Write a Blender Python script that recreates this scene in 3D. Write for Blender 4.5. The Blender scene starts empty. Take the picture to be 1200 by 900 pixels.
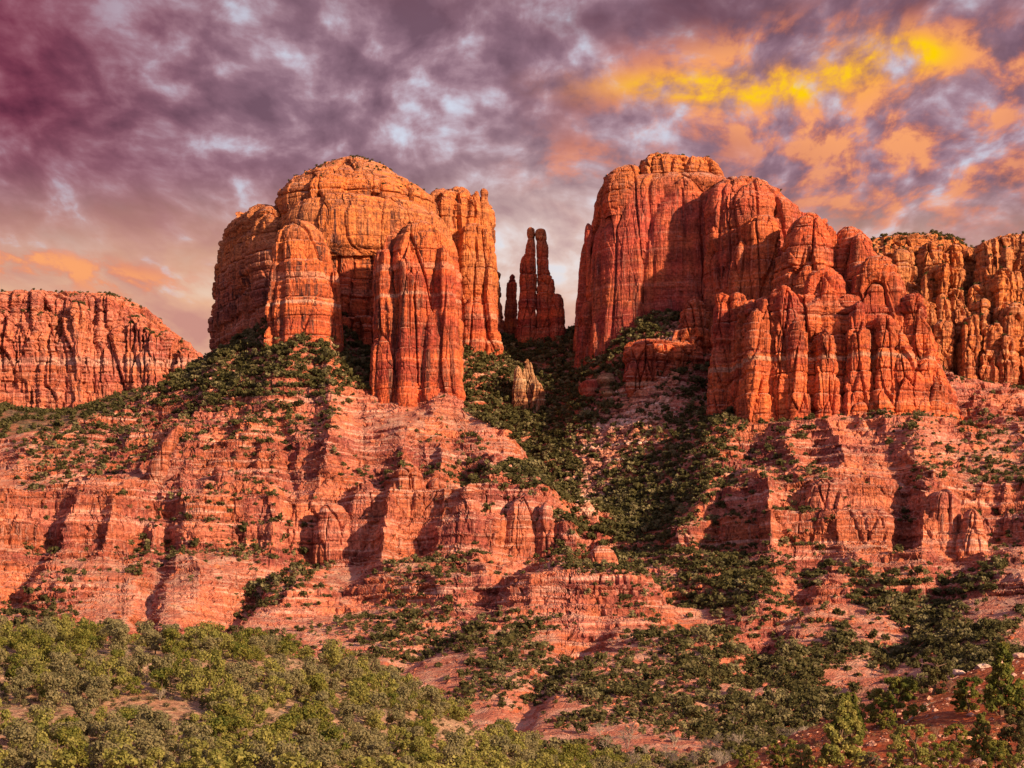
import bpy, math, random
import numpy as np
R = math.radians
F = 2400.0            # focal length in photo pixels (photo 1200 wide)
HY = 880.0            # photo row of the horizon
scene = bpy.context.scene
col = scene.collection
F32 = np.float32

# ------------------------------------------------------------------ camera
cam = bpy.data.cameras.new('camera'); cam_o = bpy.data.objects.new('camera', cam); col.objects.link(cam_o)
cam.sensor_width = 36; cam.lens = F / 1200 * 36
cam.shift_y = (HY - 450) / 1200
cam.clip_start = 1; cam.clip_end = 60000
cam_o.location = (0, 0, 0); cam_o.rotation_euler = (R(90), 0, 0)
scene.camera = cam_o
scene.view_settings.view_transform = 'Standard'
scene.view_settings.look = 'None'
scene.view_settings.exposure = 0.8
scene.view_settings.gamma = 1
scene.cycles.max_bounces = 4; scene.cycles.diffuse_bounces = 3; scene.cycles.glossy_bounces = 1
scene.cycles.transparent_max_bounces = 4
scene.cycles.use_denoising = True

# ------------------------------------------------------------------ sun direction
SUN_AZ, SUN_EL = 48.0, 17.0      # azimuth measured from behind the camera towards the right
sd = (math.sin(R(SUN_AZ)) * math.cos(R(SUN_EL)), -math.cos(R(SUN_AZ)) * math.cos(R(SUN_EL)), math.sin(R(SUN_EL)))
sun = bpy.data.lights.new('sun', 'SUN'); sun_o = bpy.data.objects.new('sun', sun); col.objects.link(sun_o)
sun.energy = 5.0; sun.angle = R(1.2); sun.color = (1.0, 0.67, 0.38)
from mathutils import Vector
sun_o.rotation_euler = Vector(sd).to_track_quat('Z', 'Y').to_euler()
sun_o.location = (300, -300, 600)

# ------------------------------------------------------------------ node helper
class NT:
    def __init__(s, tree):
        s.t = tree; s.n = tree.nodes; s.l = tree.links
    def add(s, typ, **kw):
        n = s.n.new(typ)
        for k, v in kw.items(): setattr(n, k, v)
        return n
    def put(s, sock, v):
        if isinstance(v, bpy.types.NodeSocket): s.l.new(v, sock)
        elif isinstance(v, (tuple, list)) and sock.type == 'RGBA' and len(v) == 3: sock.default_value = (*v, 1)
        else: sock.default_value = v
    def m(s, op, a, b=0.0, c=0.0, clamp=False):
        n = s.add('ShaderNodeMath', operation=op, use_clamp=clamp)
        s.put(n.inputs[0], a); s.put(n.inputs[1], b); s.put(n.inputs[2], c)
        return n.outputs[0]
    def mr(s, v, a, b, c=0.0, d=1.0, smooth=True):
        n = s.add('ShaderNodeMapRange', interpolation_type='SMOOTHSTEP' if smooth else 'LINEAR')
        for i, x in enumerate((v, a, b, c, d)): s.put(n.inputs[i], x)
        return n.outputs[0]
    def mix(s, f, a, b, mode='MIX'):
        n = s.add('ShaderNodeMix', data_type='RGBA', blend_type=mode)
        s.put(n.inputs[0], f); s.put(n.inputs[6], a); s.put(n.inputs[7], b)
        return n.outputs[2]
    def noise(s, vec, scale, detail=4, rough=0.55, dist=0.0):
        n = s.add('ShaderNodeTexNoise')
        s.put(n.inputs['Vector'], vec); s.put(n.inputs['Scale'], scale); s.put(n.inputs['Detail'], detail)
        s.put(n.inputs['Roughness'], rough); s.put(n.inputs['Distortion'], dist)
        return n.outputs['Fac']
    def scl(s, vec, v):
        n = s.add('ShaderNodeVectorMath', operation='MULTIPLY'); s.put(n.inputs[0], vec); n.inputs[1].default_value = v
        return n.outputs[0]
    def off(s, vec, v):
        n = s.add('ShaderNodeVectorMath', operation='ADD'); s.put(n.inputs[0], vec); s.put(n.inputs[1], v)
        return n.outputs[0]
    def xyz(s, vec):
        n = s.add('ShaderNodeSeparateXYZ'); s.put(n.inputs[0], vec); return n.outputs
    def cmb(s, x, y, z):
        n = s.add('ShaderNodeCombineXYZ'); s.put(n.inputs[0], x); s.put(n.inputs[1], y); s.put(n.inputs[2], z); return n.outputs[0]
    def ramp(s, f, stops, interp='LINEAR'):
        n = s.add('ShaderNodeValToRGB'); s.put(n.inputs[0], f); cr = n.color_ramp; cr.interpolation = interp
        while len(cr.elements) < len(stops): cr.elements.new(0.5)
        for e, (p, c) in zip(cr.elements, stops):
            e.position = p; e.color = (*c, 1)
        return n.outputs[0]

def lin(r, g, b):
    f = lambda c: ((c / 255 / 12.92) if c / 255 <= 0.04045 else ((c / 255 + 0.055) / 1.055) ** 2.4) / 2 ** scene.view_settings.exposure
    return (f(r), f(g), f(b))

# ------------------------------------------------------------------ world: Nishita sky behind a sunset cloud deck
world = bpy.data.worlds.new('World'); scene.world = world; world.use_nodes = True
T = NT(world.node_tree); T.n.clear()
tc = T.add('ShaderNodeTexCoord').outputs['Generated']
sky = T.add('ShaderNodeTexSky', sky_type='NISHITA', sun_disc=False)
sky.sun_elevation = R(SUN_EL); sky.sun_rotation = R(180 - SUN_AZ)
sky.altitude = 1200; sky.air_density = 1.2; sky.dust_density = 2.0
x, y, z = T.xyz(tc)
zc = T.m('ADD', T.m('MAXIMUM', z, 0.0), 0.11)
pu, pv = T.m('DIVIDE', x, zc), T.m('DIVIDE', y, zc)
P1 = T.cmb(pu, T.m('MULTIPLY', pv, 0.5), 0.0)
# elevation / azimuth as tangents (for the broad colour of the cloud deck)
az = T.m('DIVIDE', x, T.m('MAXIMUM', T.m('ABSOLUTE', y), 0.2))
el = T.m('DIVIDE', z, T.m('MAXIMUM', T.m('ABSOLUTE', y), 0.2))
def tx(px): return (px - 600) / F
def ty(py): return (HY - py) / F
def blob(px, py, rx, ry, tilt=0.0):
    dx = T.m('SUBTRACT', az, tx(px)); dy = T.m('SUBTRACT', el, ty(py))
    dy = T.m('SUBTRACT', dy, T.m('MULTIPLY', dx, tilt))
    a = T.m('DIVIDE', dx, rx / F); b = T.m('DIVIDE', dy, ry / F)
    d = T.m('ADD', T.m('MULTIPLY', a, a), T.m('MULTIPLY', b, b))
    return T.m('EXPONENT', T.m('MULTIPLY', d, -1.0))
warp = T.noise(P1, 3.0, 3, 0.5)
Pw = T.off(P1, T.cmb(T.m('MULTIPLY', warp, 0.16), T.m('MULTIPLY', warp, 0.08), 0.0))
n1 = T.noise(Pw, 18.0, 7, 0.52, 0.0)            # puffs
n2 = T.noise(T.off(Pw, (7.3, 2.1, 0)), 5.5, 5, 0.5, 0.0)   # broad patches
n3 = T.noise(T.off(Pw, (3.1, 9.7, 0)), 15.0, 7, 0.58, 0.0)
puff = T.m('ADD', T.m('MULTIPLY', n1, 0.68), T.m('MULTIPLY', n2, 0.32))
grey = T.ramp(puff, [(0.38, lin(118, 88, 104)), (0.48, lin(144, 110, 126)), (0.535, lin(168, 134, 148)), (0.585, lin(190, 168, 182)), (0.67, lin(216, 216, 230))])
# left: deep magenta; low: peach
lefty = T.m('MULTIPLY', T.mr(az, tx(360), tx(0)), T.mr(el, ty(330), ty(120)), clamp=True)
grey = T.mix(T.m('MULTIPLY', lefty, 0.95), grey, T.ramp(puff, [(0.38, lin(88, 36, 58)), (0.50, lin(122, 54, 76)), (0.62, lin(150, 82, 100))]))
leftm = T.m('MULTIPLY', T.mr(az, tx(650), tx(100)), T.mr(el, ty(120), ty(300)), clamp=True)
grey = T.mix(T.m('MULTIPLY', leftm, 0.6), grey, lin(164, 98, 108))
low = T.mr(el, ty(190), ty(370))
grey = T.mix(T.m('MULTIPLY', low, 0.95), grey, T.ramp(n2, [(0.36, lin(206, 148, 134)), (0.50, lin(236, 184, 150)), (0.64, lin(242, 214, 190))]))
brt = T.m('MULTIPLY', blob(640, 290, 170, 95), 0.75)
grey = T.mix(brt, grey, T.ramp(puff, [(0.38, lin(190, 156, 160)), (0.5, lin(224, 196, 190)), (0.62, lin(240, 232, 232))]))
# sunset-lit cloud
region = T.m('ADD', T.m('MULTIPLY', blob(985, 85, 290, 75, 0.05), 1.0), T.m('MULTIPLY', blob(1060, 220, 330, 90, 0.1), 0.6))
region = T.m('ADD', region, T.m('MULTIPLY', blob(670, 195, 90, 40), 0.35))
region = T.m('ADD', region, T.m('MULTIPLY', blob(20, 305, 120, 22, -0.1), 0.9))
region = T.m('ADD', region, T.m('MULTIPLY', blob(170, 335, 100, 25, 0.0), 0.5))
oran = T.m('MULTIPLY', T.mr(n3, 0.42, 0.60), T.mr(region, 0.10, 0.75), clamp=True)
oc = T.ramp(oran, [(0.0, lin(208, 128, 112)), (0.5, lin(236, 138, 100)), (1.0, lin(250, 166, 110))])
deck = T.mix(T.m('MULTIPLY', oran, 1.0, clamp=True), grey, oc)
topd = T.m('MULTIPLY', blob(800, 0, 380, 42), T.mr(n2, 0.36, 0.58))
deck = T.mix(T.m('MULTIPLY', topd, 0.95, clamp=True), deck, lin(104, 62, 74))
core = T.m('ADD', blob(845, 104, 150, 24, -0.03), blob(1060, 62, 75, 28, 0.0))
core = T.m('ADD', core, T.m('MULTIPLY', blob(960, 85, 70, 22, 0.1), 0.6))
core = T.m('MULTIPLY', T.mr(core, 0.05, 0.8, smooth=False), T.mr(n3, 0.30, 0.62), clamp=True)
deck = T.mix(core, deck, T.ramp(core, [(0.15, lin(248, 160, 90)), (0.6, lin(255, 180, 40)), (1.0, lin(255, 208, 10))]))
gap = T.m('MULTIPLY', T.m('MULTIPLY', T.mr(puff, 0.57, 0.66), 0.35), T.m('SUBTRACT', 1.0, T.m('MULTIPLY', lefty, 0.9)))
sk = T.mix(1.0, sky.outputs[0], (0.12, 0.12, 0.12), 'MULTIPLY')
full = T.mix(gap, deck, T.mix(0.75, sk, lin(206, 214, 230)))
# below the horizon and high overhead: dim neutral
# unseen western half of the sky behind the camera, brightened to fill the shadows
west_fill = T.mr(y, 0.15, -0.55)
full = T.mix(west_fill, full, T.mix(0.8, T.mix(1.0, sky.outputs[0], (0.15, 0.15, 0.15), 'MULTIPLY'), (0.24, 0.17, 0.23)))
over = T.m('MULTIPLY', T.mr(z, 0.42, 0.8), 0.85)
full = T.mix(over, full, (0.19, 0.15, 0.22))
bg = T.add('ShaderNodeBackground'); T.put(bg.inputs[0], full); bg.inputs[1].default_value = 1.0
bg2 = T.add('ShaderNodeBackground'); T.put(bg2.inputs[0], sky.outputs[0]); bg2.inputs[1].default_value = 0.05
ms = T.add('ShaderNodeAddShader'); T.l.new(bg.outputs[0], ms.inputs[0]); T.l.new(bg2.outputs[0], ms.inputs[1])
out = T.add('ShaderNodeOutputWorld'); T.l.new(bg.outputs[0], out.inputs[0])

# ------------------------------------------------------------------ numpy noise
U = np.uint32
def hsh(ix, iy, iz, seed):
    with np.errstate(over='ignore'):
        h = ix.astype(U) * U(374761393) + iy.astype(U) * U(668265263) + iz.astype(U) * U(2147483647) + U(seed * 1013904223 & 0xffffffff)
        h = (h ^ (h >> U(13))) * U(1274126177)
        h = (h ^ (h >> U(16))) * U(2246822519)
        h = h ^ (h >> U(15))
    return (h & U(0xffffff)).astype(F32) / F32(0xffffff)
def vn(x, y, z=None, seed=0):
    """value noise in -1..1"""
    x = np.asarray(x, F32); y = np.asarray(y, F32); z = np.zeros_like(x) if z is None else np.asarray(z, F32)
    fx, fy, fz = np.floor(x), np.floor(y), np.floor(z)
    ix, iy, iz = fx.astype(np.int32), fy.astype(np.int32), fz.astype(np.int32)
    tx_, ty_, tz_ = x - fx, y - fy, z - fz
    tx_ = tx_ * tx_ * (3 - 2 * tx_); ty_ = ty_ * ty_ * (3 - 2 * ty_); tz_ = tz_ * tz_ * (3 - 2 * tz_)
    def pl(k):
        a = hsh(ix, iy, iz + k, seed); b = hsh(ix + 1, iy, iz + k, seed)
        c = hsh(ix, iy + 1, iz + k, seed); d = hsh(ix + 1, iy + 1, iz + k, seed)
        a = a + (b - a) * tx_; c = c + (d - c) * tx_
        return a + (c - a) * ty_
    p0 = pl(0)
    if not np.any(tz_): return p0 * 2 - 1
    return (p0 + (pl(1) - p0) * tz_) * 2 - 1
def fbm(x, y, z=None, oct=3, seed=0, gain=0.5):
    s = 0; a = 1.0; t = 0
    for o in range(oct):
        k = 2.03 ** o
        s = s + a * vn(x * k, y * k, None if z is None else z * k, seed + o * 7); t += a; a *= gain
    return s / t
def voro(x, y, z, seed=0, tilt=False):
    """F1, F2-F1, a random per cell (and a random tilted plane through each cell)"""
    x = np.asarray(x, F32); y = np.asarray(y, F32); z = np.asarray(z, F32)
    ix, iy, iz = np.floor(x).astype(np.int32), np.floor(y).astype(np.int32), np.floor(z).astype(np.int32)
    f1 = np.full(x.shape, 9, F32); f2 = f1.copy(); cid = np.zeros_like(f1); ox = np.zeros_like(f1); oy = ox.copy(); oz = ox.copy()
    for a in (-1, 0, 1):
        for b in (-1, 0, 1):
            for c in (-1, 0, 1):
                jx, jy, jz = ix + a, iy + b, iz + c
                dx = jx + hsh(jx, jy, jz, seed) - x; dy = jy + hsh(jx, jy, jz, seed + 1) - y; dz = jz + hsh(jx, jy, jz, seed + 2) - z
                d = np.sqrt(dx * dx + dy * dy + dz * dz)
                near = d < f1
                f2 = np.where(near, f1, np.minimum(f2, d))
                cid = np.where(near, hsh(jx, jy, jz, seed + 3), cid)
                if tilt: ox = np.where(near, dx, ox); oy = np.where(near, dy, oy); oz = np.where(near, dz, oz)
                f1 = np.where(near, d, f1)
    if tilt:
        a = cid * 41.0; t = (ox * np.cos(a) + oy * np.sin(a)) + oz * np.sin(cid * 97.0) * 0.8
        return f1, f2 - f1, cid, t
    return f1, f2 - f1, cid
def sstep(a, b, v):
    t = np.clip((v - a) / (b - a), 0, 1); return t * t * (3 - 2 * t)
def layers(z, period, seed, sharp=0.25):
    """rounded bed offsets: each bed has its own setback 0..1"""
    q = z / period; i = np.floor(q); f = q - i
    i = i.astype(np.int32); zz = np.zeros_like(i)
    a = hsh(i, zz, zz, seed); b = hsh(i + 1, zz, zz, seed)
    return a + (b - a) * sstep(1 - sharp, 1, f) - 0.25 * (np.abs(f - 0.5) * 2) ** 4
def notch(z, period, w):
    f = z / period; f = np.abs(f - np.round(f)); return 1 - sstep(0, w, f)
def rockdisp(Pn, amp=1.0, seed=0, col_w=20.0, fine=True, strat=1.0, crack=1.0):
    x, y, z = Pn[:, 0].astype(F32), Pn[:, 1].astype(F32), Pn[:, 2].astype(F32)
    wx = vn(x / 31, y / 31, z / 55, seed + 11) * 5; wy = vn(x / 31, y / 31, z / 55, seed + 12) * 5
    d = fbm(x / 34, y / 34, z / 90, 2, seed) * 2.2
    g = 1 - np.abs(vn((x + wx) / 17, (y + wy) / 17, z / 120, seed + 20))
    d -= sstep(0.88, 1.0, g) * 3.0 * crack
    f1, e, c, tl = voro((x + wx) / col_w, (y + wy) / col_w, z / (col_w * 5.0), seed + 30, True)
    d += tl * 0.20 * col_w + (c - 0.5) * 3.2 - (1 - sstep(0, 0.09, e)) * 3.4 * crack
    zz = z + vn(x / 45, y / 45, None, seed + 5) * 2.0
    d += ((layers(zz, 13.0, seed + 40, 0.07) - 0.45) * 3.2 + (layers(zz, 3.9, seed + 41, 0.2) - 0.45) * 1.1 - notch(zz, 13.0, 0.055) * 1.5 - notch(zz, 3.9, 0.12) * 0.5) * strat
    if fine:
        f1, e, c, tl = voro((x + wx) / 5.5, (y + wy) / 5.5, z / 22.0, seed + 50, True)
        d += tl * 0.8 + (c - 0.5) * 0.8 - (1 - sstep(0, 0.10, e)) * 0.45 * crack
        d += fbm(x / 5, y / 5, z / 10, 2, seed + 60) * 0.25
        zf = zz + vn(x / 12, y / 12, z / 12, seed + 6) * 0.5
        d += layers(zf, 1.7, seed + 42, 0.4) * 0.45 * strat
    return d * amp

# ------------------------------------------------------------------ object helpers
def tag(o, label=None, cat=None, group=None, kind=None):
    if label: o['label'] = label
    if cat: o['category'] = cat
    if group: o['group'] = group
    if kind: o['kind'] = kind
    return o
def empty(name, loc=(0, 0, 0)):
    o = bpy.data.objects.new(name, None); col.objects.link(o); o.location = loc; o.empty_display_size = 5; return o
def mesh_np(name, V, Fq, mat, parent=None, smooth=False, quads=True):
    me = bpy.data.meshes.new(name)
    V = np.ascontiguousarray(V, F32); n = len(V); k = Fq.shape[1]; m = len(Fq)
    me.vertices.add(n); me.vertices.foreach_set('co', V.ravel())
    me.loops.add(m * k); me.loops.foreach_set('vertex_index', np.ascontiguousarray(Fq, np.int32).ravel())
    me.polygons.add(m); me.polygons.foreach_set('loop_start', np.arange(0, m * k, k, dtype=np.int32))
    me.polygons.foreach_set('use_smooth', np.full(m, smooth))
    me.update(calc_edges=True)
    me.materials.append(mat)
    o = bpy.data.objects.new(name, me); col.objects.link(o)
    if parent: o.parent = parent
    return o
def grid_faces(nr, nc, wrap=False):
    i = np.arange(nr - 1)[:, None]; j = np.arange(nc if wrap else nc - 1)[None, :]
    j2 = (j + 1) % nc
    a = i * nc + j; b = i * nc + j2; c = (i + 1) * nc + j2; d = (i + 1) * nc + j
    return np.stack([a, b, c, d], -1).reshape(-1, 4)
def grid_normals(G, wrap=False):
    if wrap:
        du = np.roll(G, -1, 1) - np.roll(G, 1, 1)
    else:
        du = np.gradient(G, axis=1)
    dv = np.gradient(G, axis=0)
    n = np.cross(du, dv); n /= (np.linalg.norm(n, axis=-1, keepdims=True) + 1e-9)
    return n

# ------------------------------------------------------------------ materials
def new_mat(name):
    m = bpy.data.materials.new(name); m.use_nodes = True; t = NT(m.node_tree); t.n.clear()
    o = t.add('ShaderNodeOutputMaterial'); b = t.add('ShaderNodeBsdfPrincipled')
    t.l.new(b.outputs[0], o.inputs[0]); b.inputs['Roughness'].default_value = 0.9
    b.inputs['Specular IOR Level'].default_value = 0.15
    return m, t, b
RED = (0.60, 0.125, 0.055); DEEP = (0.33, 0.060, 0.042); PALE = (0.68, 0.32, 0.22); ORG = (0.72, 0.235, 0.060); BUFF = (0.62, 0.29, 0.125)
def rock_mat(name, cap_z=None, capw=20, veg=0.0, tone=(RED, DEEP, PALE), streak=0.6, bands=1.0, soil=True, grass=0.3, bump=1.0, px=1.0, band_z=()):
    """layered sandstone; cap_z: height above which the beds are buff; px: size multiplier for fine grain"""
    m, t, b = new_mat(name)
    g = t.add('ShaderNodeNewGeometry'); P = g.outputs['Position']; N = g.outputs['Normal']
    X, Y_, Z = t.xyz(P); nz = t.xyz(N)[2]
    wz = t.noise(t.scl(P, (0.012, 0.012, 0.012)), 1, 3)
    z2 = t.m('ADD', Z, t.m('MULTIPLY', wz, 7.0))
    S = t.cmb(t.m('MULTIPLY', X, 0.006), t.m('MULTIPLY', Y_, 0.006), t.m('MULTIPLY', z2, 0.075))
    s1 = t.noise(S, 1.0, 2, 0.5)                 # broad beds
    S2 = t.cmb(t.m('MULTIPLY', X, 0.018), t.m('MULTIPLY', Y_, 0.018), t.m('MULTIPLY', z2, 0.42))
    s2 = t.noise(S2, 1.0, 5, 0.62)                 # thin beds
    blot = t.noise(t.scl(P, (0.03, 0.03, 0.03)), 1, 5, 0.6)
    fine = t.noise(t.scl(P, (0.5 / px, 0.5 / px, 0.6 / px)), 1, 6, 0.7)
    red, deep, pale = tone
    c = t.mix(t.mr(s1, 0.44, 0.57), deep, red)
    c = t.mix(t.m('MULTIPLY', t.mr(blot, 0.35, 0.65), 0.35), c, ORG)
    c = t.mix(t.m('MULTIPLY', t.mr(s2, 0.53, 0.66), 0.9 * bands), c, pale)
    c = t.mix(t.m('MULTIPLY', t.mr(s2, 0.47, 0.36), 0.85 * bands), c, (0.15, 0.045, 0.04))
    for bz, bw, bc in band_z:
        d = t.m('ABSOLUTE', t.m('SUBTRACT', z2, bz))
        f = t.m('MULTIPLY', t.mr(d, bw, bw * 0.4), t.mr(blot, 0.38, 0.6, 0.35, 1.0))
        c = t.mix(t.m('MULTIPLY', f, 0.8), c, bc)
    if cap_z is not None:
        f = t.mr(t.m('ADD', z2, t.m('MULTIPLY', t.m('SUBTRACT', blot, 0.5), 30.0)), cap_z - capw, cap_z + capw)
        cc = t.mix(t.mr(s2, 0.38, 0.62), (0.42, 0.16, 0.065), t.mix(t.mr(blot, 0.4, 0.6), BUFF, ORG))
        c = t.mix(t.m('MULTIPLY', f, 0.75), c, cc)
    # desert varnish: vertical streaks on steep faces
    V1 = t.noise(t.scl(P, (0.16, 0.16, 0.010)), 1, 4, 0.65)
    V2 = t.noise(t.scl(P, (0.55, 0.55, 0.03)), 1, 3, 0.6)
    reg = t.noise(t.scl(P, (0.018, 0.018, 0.02)), 1, 2)
    steep = t.mr(nz, 0.55, 0.25)
    vf = t.m('MULTIPLY', t.m('MULTIPLY', t.mr(t.m('ADD', t.m('MULTIPLY', V1, 0.6), t.m('MULTIPLY', V2, 0.4)), 0.49, 0.60), steep), t.mr(reg, 0.36, 0.58, 0.25, 1.0))
    c = t.mix(t.m('MULTIPLY', vf, streak), c, (0.085, 0.032, 0.030))
    lf = t.m('MULTIPLY', t.m('MULTIPLY', t.mr(V2, 0.56, 0.68), steep), 0.35)
    c = t.mix(lf, c, pale)
    # grain
    c = t.mix(t.mr(fine, 0.3, 0.7, 0.0, 1.0), t.mix(1.0, c, (0.50, 0.46, 0.47), 'MULTIPLY'), t.mix(1.0, c, (1.38, 1.36, 1.34), 'MULTIPLY'))
    if soil:
        flat = t.mr(t.m('ADD', nz, t.m('MULTIPLY', t.m('SUBTRACT', fine, 0.5), 0.3)), 0.62, 0.84)
        sn = t.noise(t.scl(P, (0.09 / px, 0.09 / px, 0.09 / px)), 1, 5, 0.65)
        so = t.mix(t.mr(sn, 0.4, 0.62), (0.44, 0.155, 0.105), (0.58, 0.33, 0.25))
        gn = t.noise(t.scl(P, (0.30 / px, 0.30 / px, 0.30 / px)), 1, 5, 0.75)
        gr = t.m('MULTIPLY', t.mr(gn, 0.52, 0.64), t.mr(sn, 0.35, 0.6, 0.3, 1.0))
        so = t.mix(t.m('MULTIPLY', gr, grass), so, t.mix(t.mr(fine, 0.4, 0.6), (0.16, 0.13, 0.06), (0.38, 0.31, 0.17)))
        so = t.mix(t.m('MULTIPLY', t.mr(fine, 0.62, 0.72), 0.5), so, (0.62, 0.40, 0.30))
        c = t.mix(t.m('MULTIPLY', flat, 0.9), c, so)
    t.put(b.inputs['Base Color'], c)
    h = t.m('ADD', t.m('MULTIPLY', fine, 0.9), t.m('ADD', t.m('MULTIPLY', s2, 0.9), t.m('MULTIPLY', V2, 0.9)))
    vo = t.add('ShaderNodeTexVoronoi', feature='DISTANCE_TO_EDGE'); t.put(vo.inputs['Vector'], t.scl(P, (0.24 / px, 0.24 / px, 0.03 / px))); vo.inputs['Scale'].default_value = 1
    h = t.m('ADD', h, t.m('MULTIPLY', t.mr(vo.outputs['Distance'], 0.0, 0.10), 0.22))
    bp = t.add('ShaderNodeBump'); bp.inputs['Strength'].default_value = 0.9; bp.inputs['Distance'].default_value = 1.7 * bump * px
    t.put(bp.inputs['Height'], h); t.put(b.inputs['Normal'], bp.outputs[0])
    return m
M_LEFT = rock_mat('sandstone_left', cap_z=338, streak=1.0, bands=0.45, band_z=((318, 3.0, PALE), (300, 1.5, (0.62, 0.4, 0.3))))
M_WING_SHADE = rock_mat('sandstone_shade_stained', cap_z=352, streak=1.0, bands=0.7, tone=((0.43, 0.135, 0.085), (0.26, 0.08, 0.062), (0.58, 0.33, 0.26)))  # left wall's shade put into the tone as darker mauve; streaks are varnish
M_RIGHT = rock_mat('sandstone_right', cap_z=400, capw=18, streak=0.65, bands=0.4, tone=((0.48, 0.095, 0.065), (0.30, 0.055, 0.048), (0.60, 0.27, 0.21)))
M_FRONT = rock_mat('sandstone_front', cap_z=420, streak=0.65, bands=0.45, band_z=((247, 2.0, (0.55, 0.34, 0.24)), (252, 1.0, DEEP)))
M_SPIRE = rock_mat('sandstone_spire', cap_z=375, capw=6, streak=0.5, bands=0.4)
M_RIDGE = rock_mat('sandstone_ridge', cap_z=330, capw=60, streak=0.6, tone=((0.58, 0.19, 0.08), (0.38, 0.10, 0.05), (0.66, 0.40, 0.22)), bands=0.6, px=1.3)
M_MESA = rock_mat('sandstone_mesa', streak=0.45, bands=0.5, tone=((0.55, 0.19, 0.135), (0.40, 0.11, 0.085), (0.66, 0.38, 0.32)), px=2.2, bump=0.8, band_z=((498, 7.0, (0.64, 0.40, 0.34)),))
M_SLOPE = rock_mat('bench_rock', streak=0.45, bands=0.75, grass=0.6, tone=((0.51, 0.175, 0.130), (0.27, 0.072, 0.064), (0.72, 0.46, 0.39)))
M_PALE = rock_mat('pale_rock', streak=0.5, soil=False, tone=((0.42, 0.26, 0.15), (0.26, 0.14, 0.08), (0.58, 0.42, 0.28)))

def hill_mat(name, soilA, soilB, grassA, grassB, gamt, px):
    m, t, b = new_mat(name)
    g = t.add('ShaderNodeNewGeometry'); P = g.outputs['Position']
    a = t.noise(t.scl(P, (0.06 / px,) * 3), 1, 5, 0.6); f = t.noise(t.scl(P, (1.1 / px,) * 3), 1, 6, 0.7); g2 = t.noise(t.scl(P, (0.35 / px,) * 3), 1, 5, 0.7)
    c = t.mix(t.mr(a, 0.38, 0.62), soilA, soilB)
    gc = t.mix(t.mr(f, 0.4, 0.6), grassA, grassB)
    c = t.mix(t.m('MULTIPLY', t.mr(g2, 0.44, 0.6), gamt), c, gc)
    c = t.mix(t.mr(f, 0.3, 0.7), t.mix(1.0, c, (0.6, 0.56, 0.55), 'MULTIPLY'), t.mix(1.0, c, (1.25, 1.25, 1.25), 'MULTIPLY'))
    vo = t.add('ShaderNodeTexVoronoi'); t.put(vo.inputs['Vector'], t.scl(P, (0.9 / px,) * 3)); vo.inputs['Scale'].default_value = 1
    st = t.m('MULTIPLY', t.mr(vo.outputs['Distance'], 0.28, 0.18), t.mr(a, 0.45, 0.55))
    c = t.mix(t.m('MULTIPLY', st, 0.7), c, (0.50, 0.30, 0.21))
    t.put(b.inputs['Base Color'], c)
    bp = t.add('ShaderNodeBump'); bp.inputs['Strength'].default_value = 1.0; bp.inputs['Distance'].default_value = 0.5 * px
    t.put(bp.inputs['Height'], t.m('ADD', f, t.m('ADD', g2, t.m('MULTIPLY', st, 0.3)))); t.put(b.inputs['Normal'], bp.outputs[0])
    return m
M_HILL = hill_mat('grassy_soil', (0.40, 0.20, 0.125), (0.48, 0.31, 0.21), (0.22, 0.16, 0.085), (0.48, 0.37, 0.22), 0.8, 1.4)
M_NEAR = hill_mat('red_soil', (0.34, 0.075, 0.028), (0.42, 0.11, 0.045), (0.20, 0.08, 0.04), (0.34, 0.22, 0.11), 0.35, 0.45)
M_FAR = hill_mat('far_ground', (0.30, 0.13, 0.08), (0.25, 0.14, 0.09), (0.07, 0.08, 0.05), (0.12, 0.12, 0.07), 0.8, 12)

def foliage_mat(name, a, b_, warm):
    m, t, b = new_mat(name)
    g = t.add('ShaderNodeNewGeometry'); oi = t.add('ShaderNodeObjectInfo')
    n = t.noise(t.scl(g.outputs['Position'], (0.9, 0.9, 0.9)), 1, 2)
    c = t.mix(t.m('MULTIPLY', oi.outputs['Random'], 1.0), a, b_)
    c = t.mix(t.mr(n, 0.4, 0.65), c, warm)
    t.put(b.inputs['Base Color'], c); b.inputs['Roughness'].default_value = 0.75
    tr = t.add('ShaderNodeBsdfTranslucent'); t.put(tr.inputs[0], c)
    mx = t.add('ShaderNodeMixShader'); mx.inputs[0].default_value = 0.35
    t.l.new(b.outputs[0], mx.inputs[1]); t.l.new(tr.outputs[0], mx.inputs[2])
    o = [n_ for n_ in t.n if n_.type == 'OUTPUT_MATERIAL'][0]; t.l.new(mx.outputs[0], o.inputs[0])
    return m
M_JUN = foliage_mat('juniper_foliage', (0.17, 0.185, 0.045), (0.25, 0.245, 0.07), (0.36, 0.33, 0.10))
M_JUNG = foliage_mat('greygreen_foliage', (0.17, 0.165, 0.085), (0.23, 0.21, 0.105), (0.29, 0.25, 0.13))
M_DARK = foliage_mat('scrub_foliage', (0.050, 0.055, 0.022), (0.105, 0.10, 0.040), (0.14, 0.125, 0.05))
M_PINE = foliage_mat('pine_foliage', (0.09, 0.12, 0.024), (0.16, 0.17, 0.038), (0.26, 0.24, 0.055))
m_, t_, b_ = new_mat('bark'); b_.inputs['Base Color'].default_value = (0.13, 0.085, 0.06, 1); M_BARK = m_
m_, t_, b_ = new_mat('grey_wood'); b_.inputs['Base Color'].default_value = (0.27, 0.225, 0.19, 1); M_GREY = m_

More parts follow.
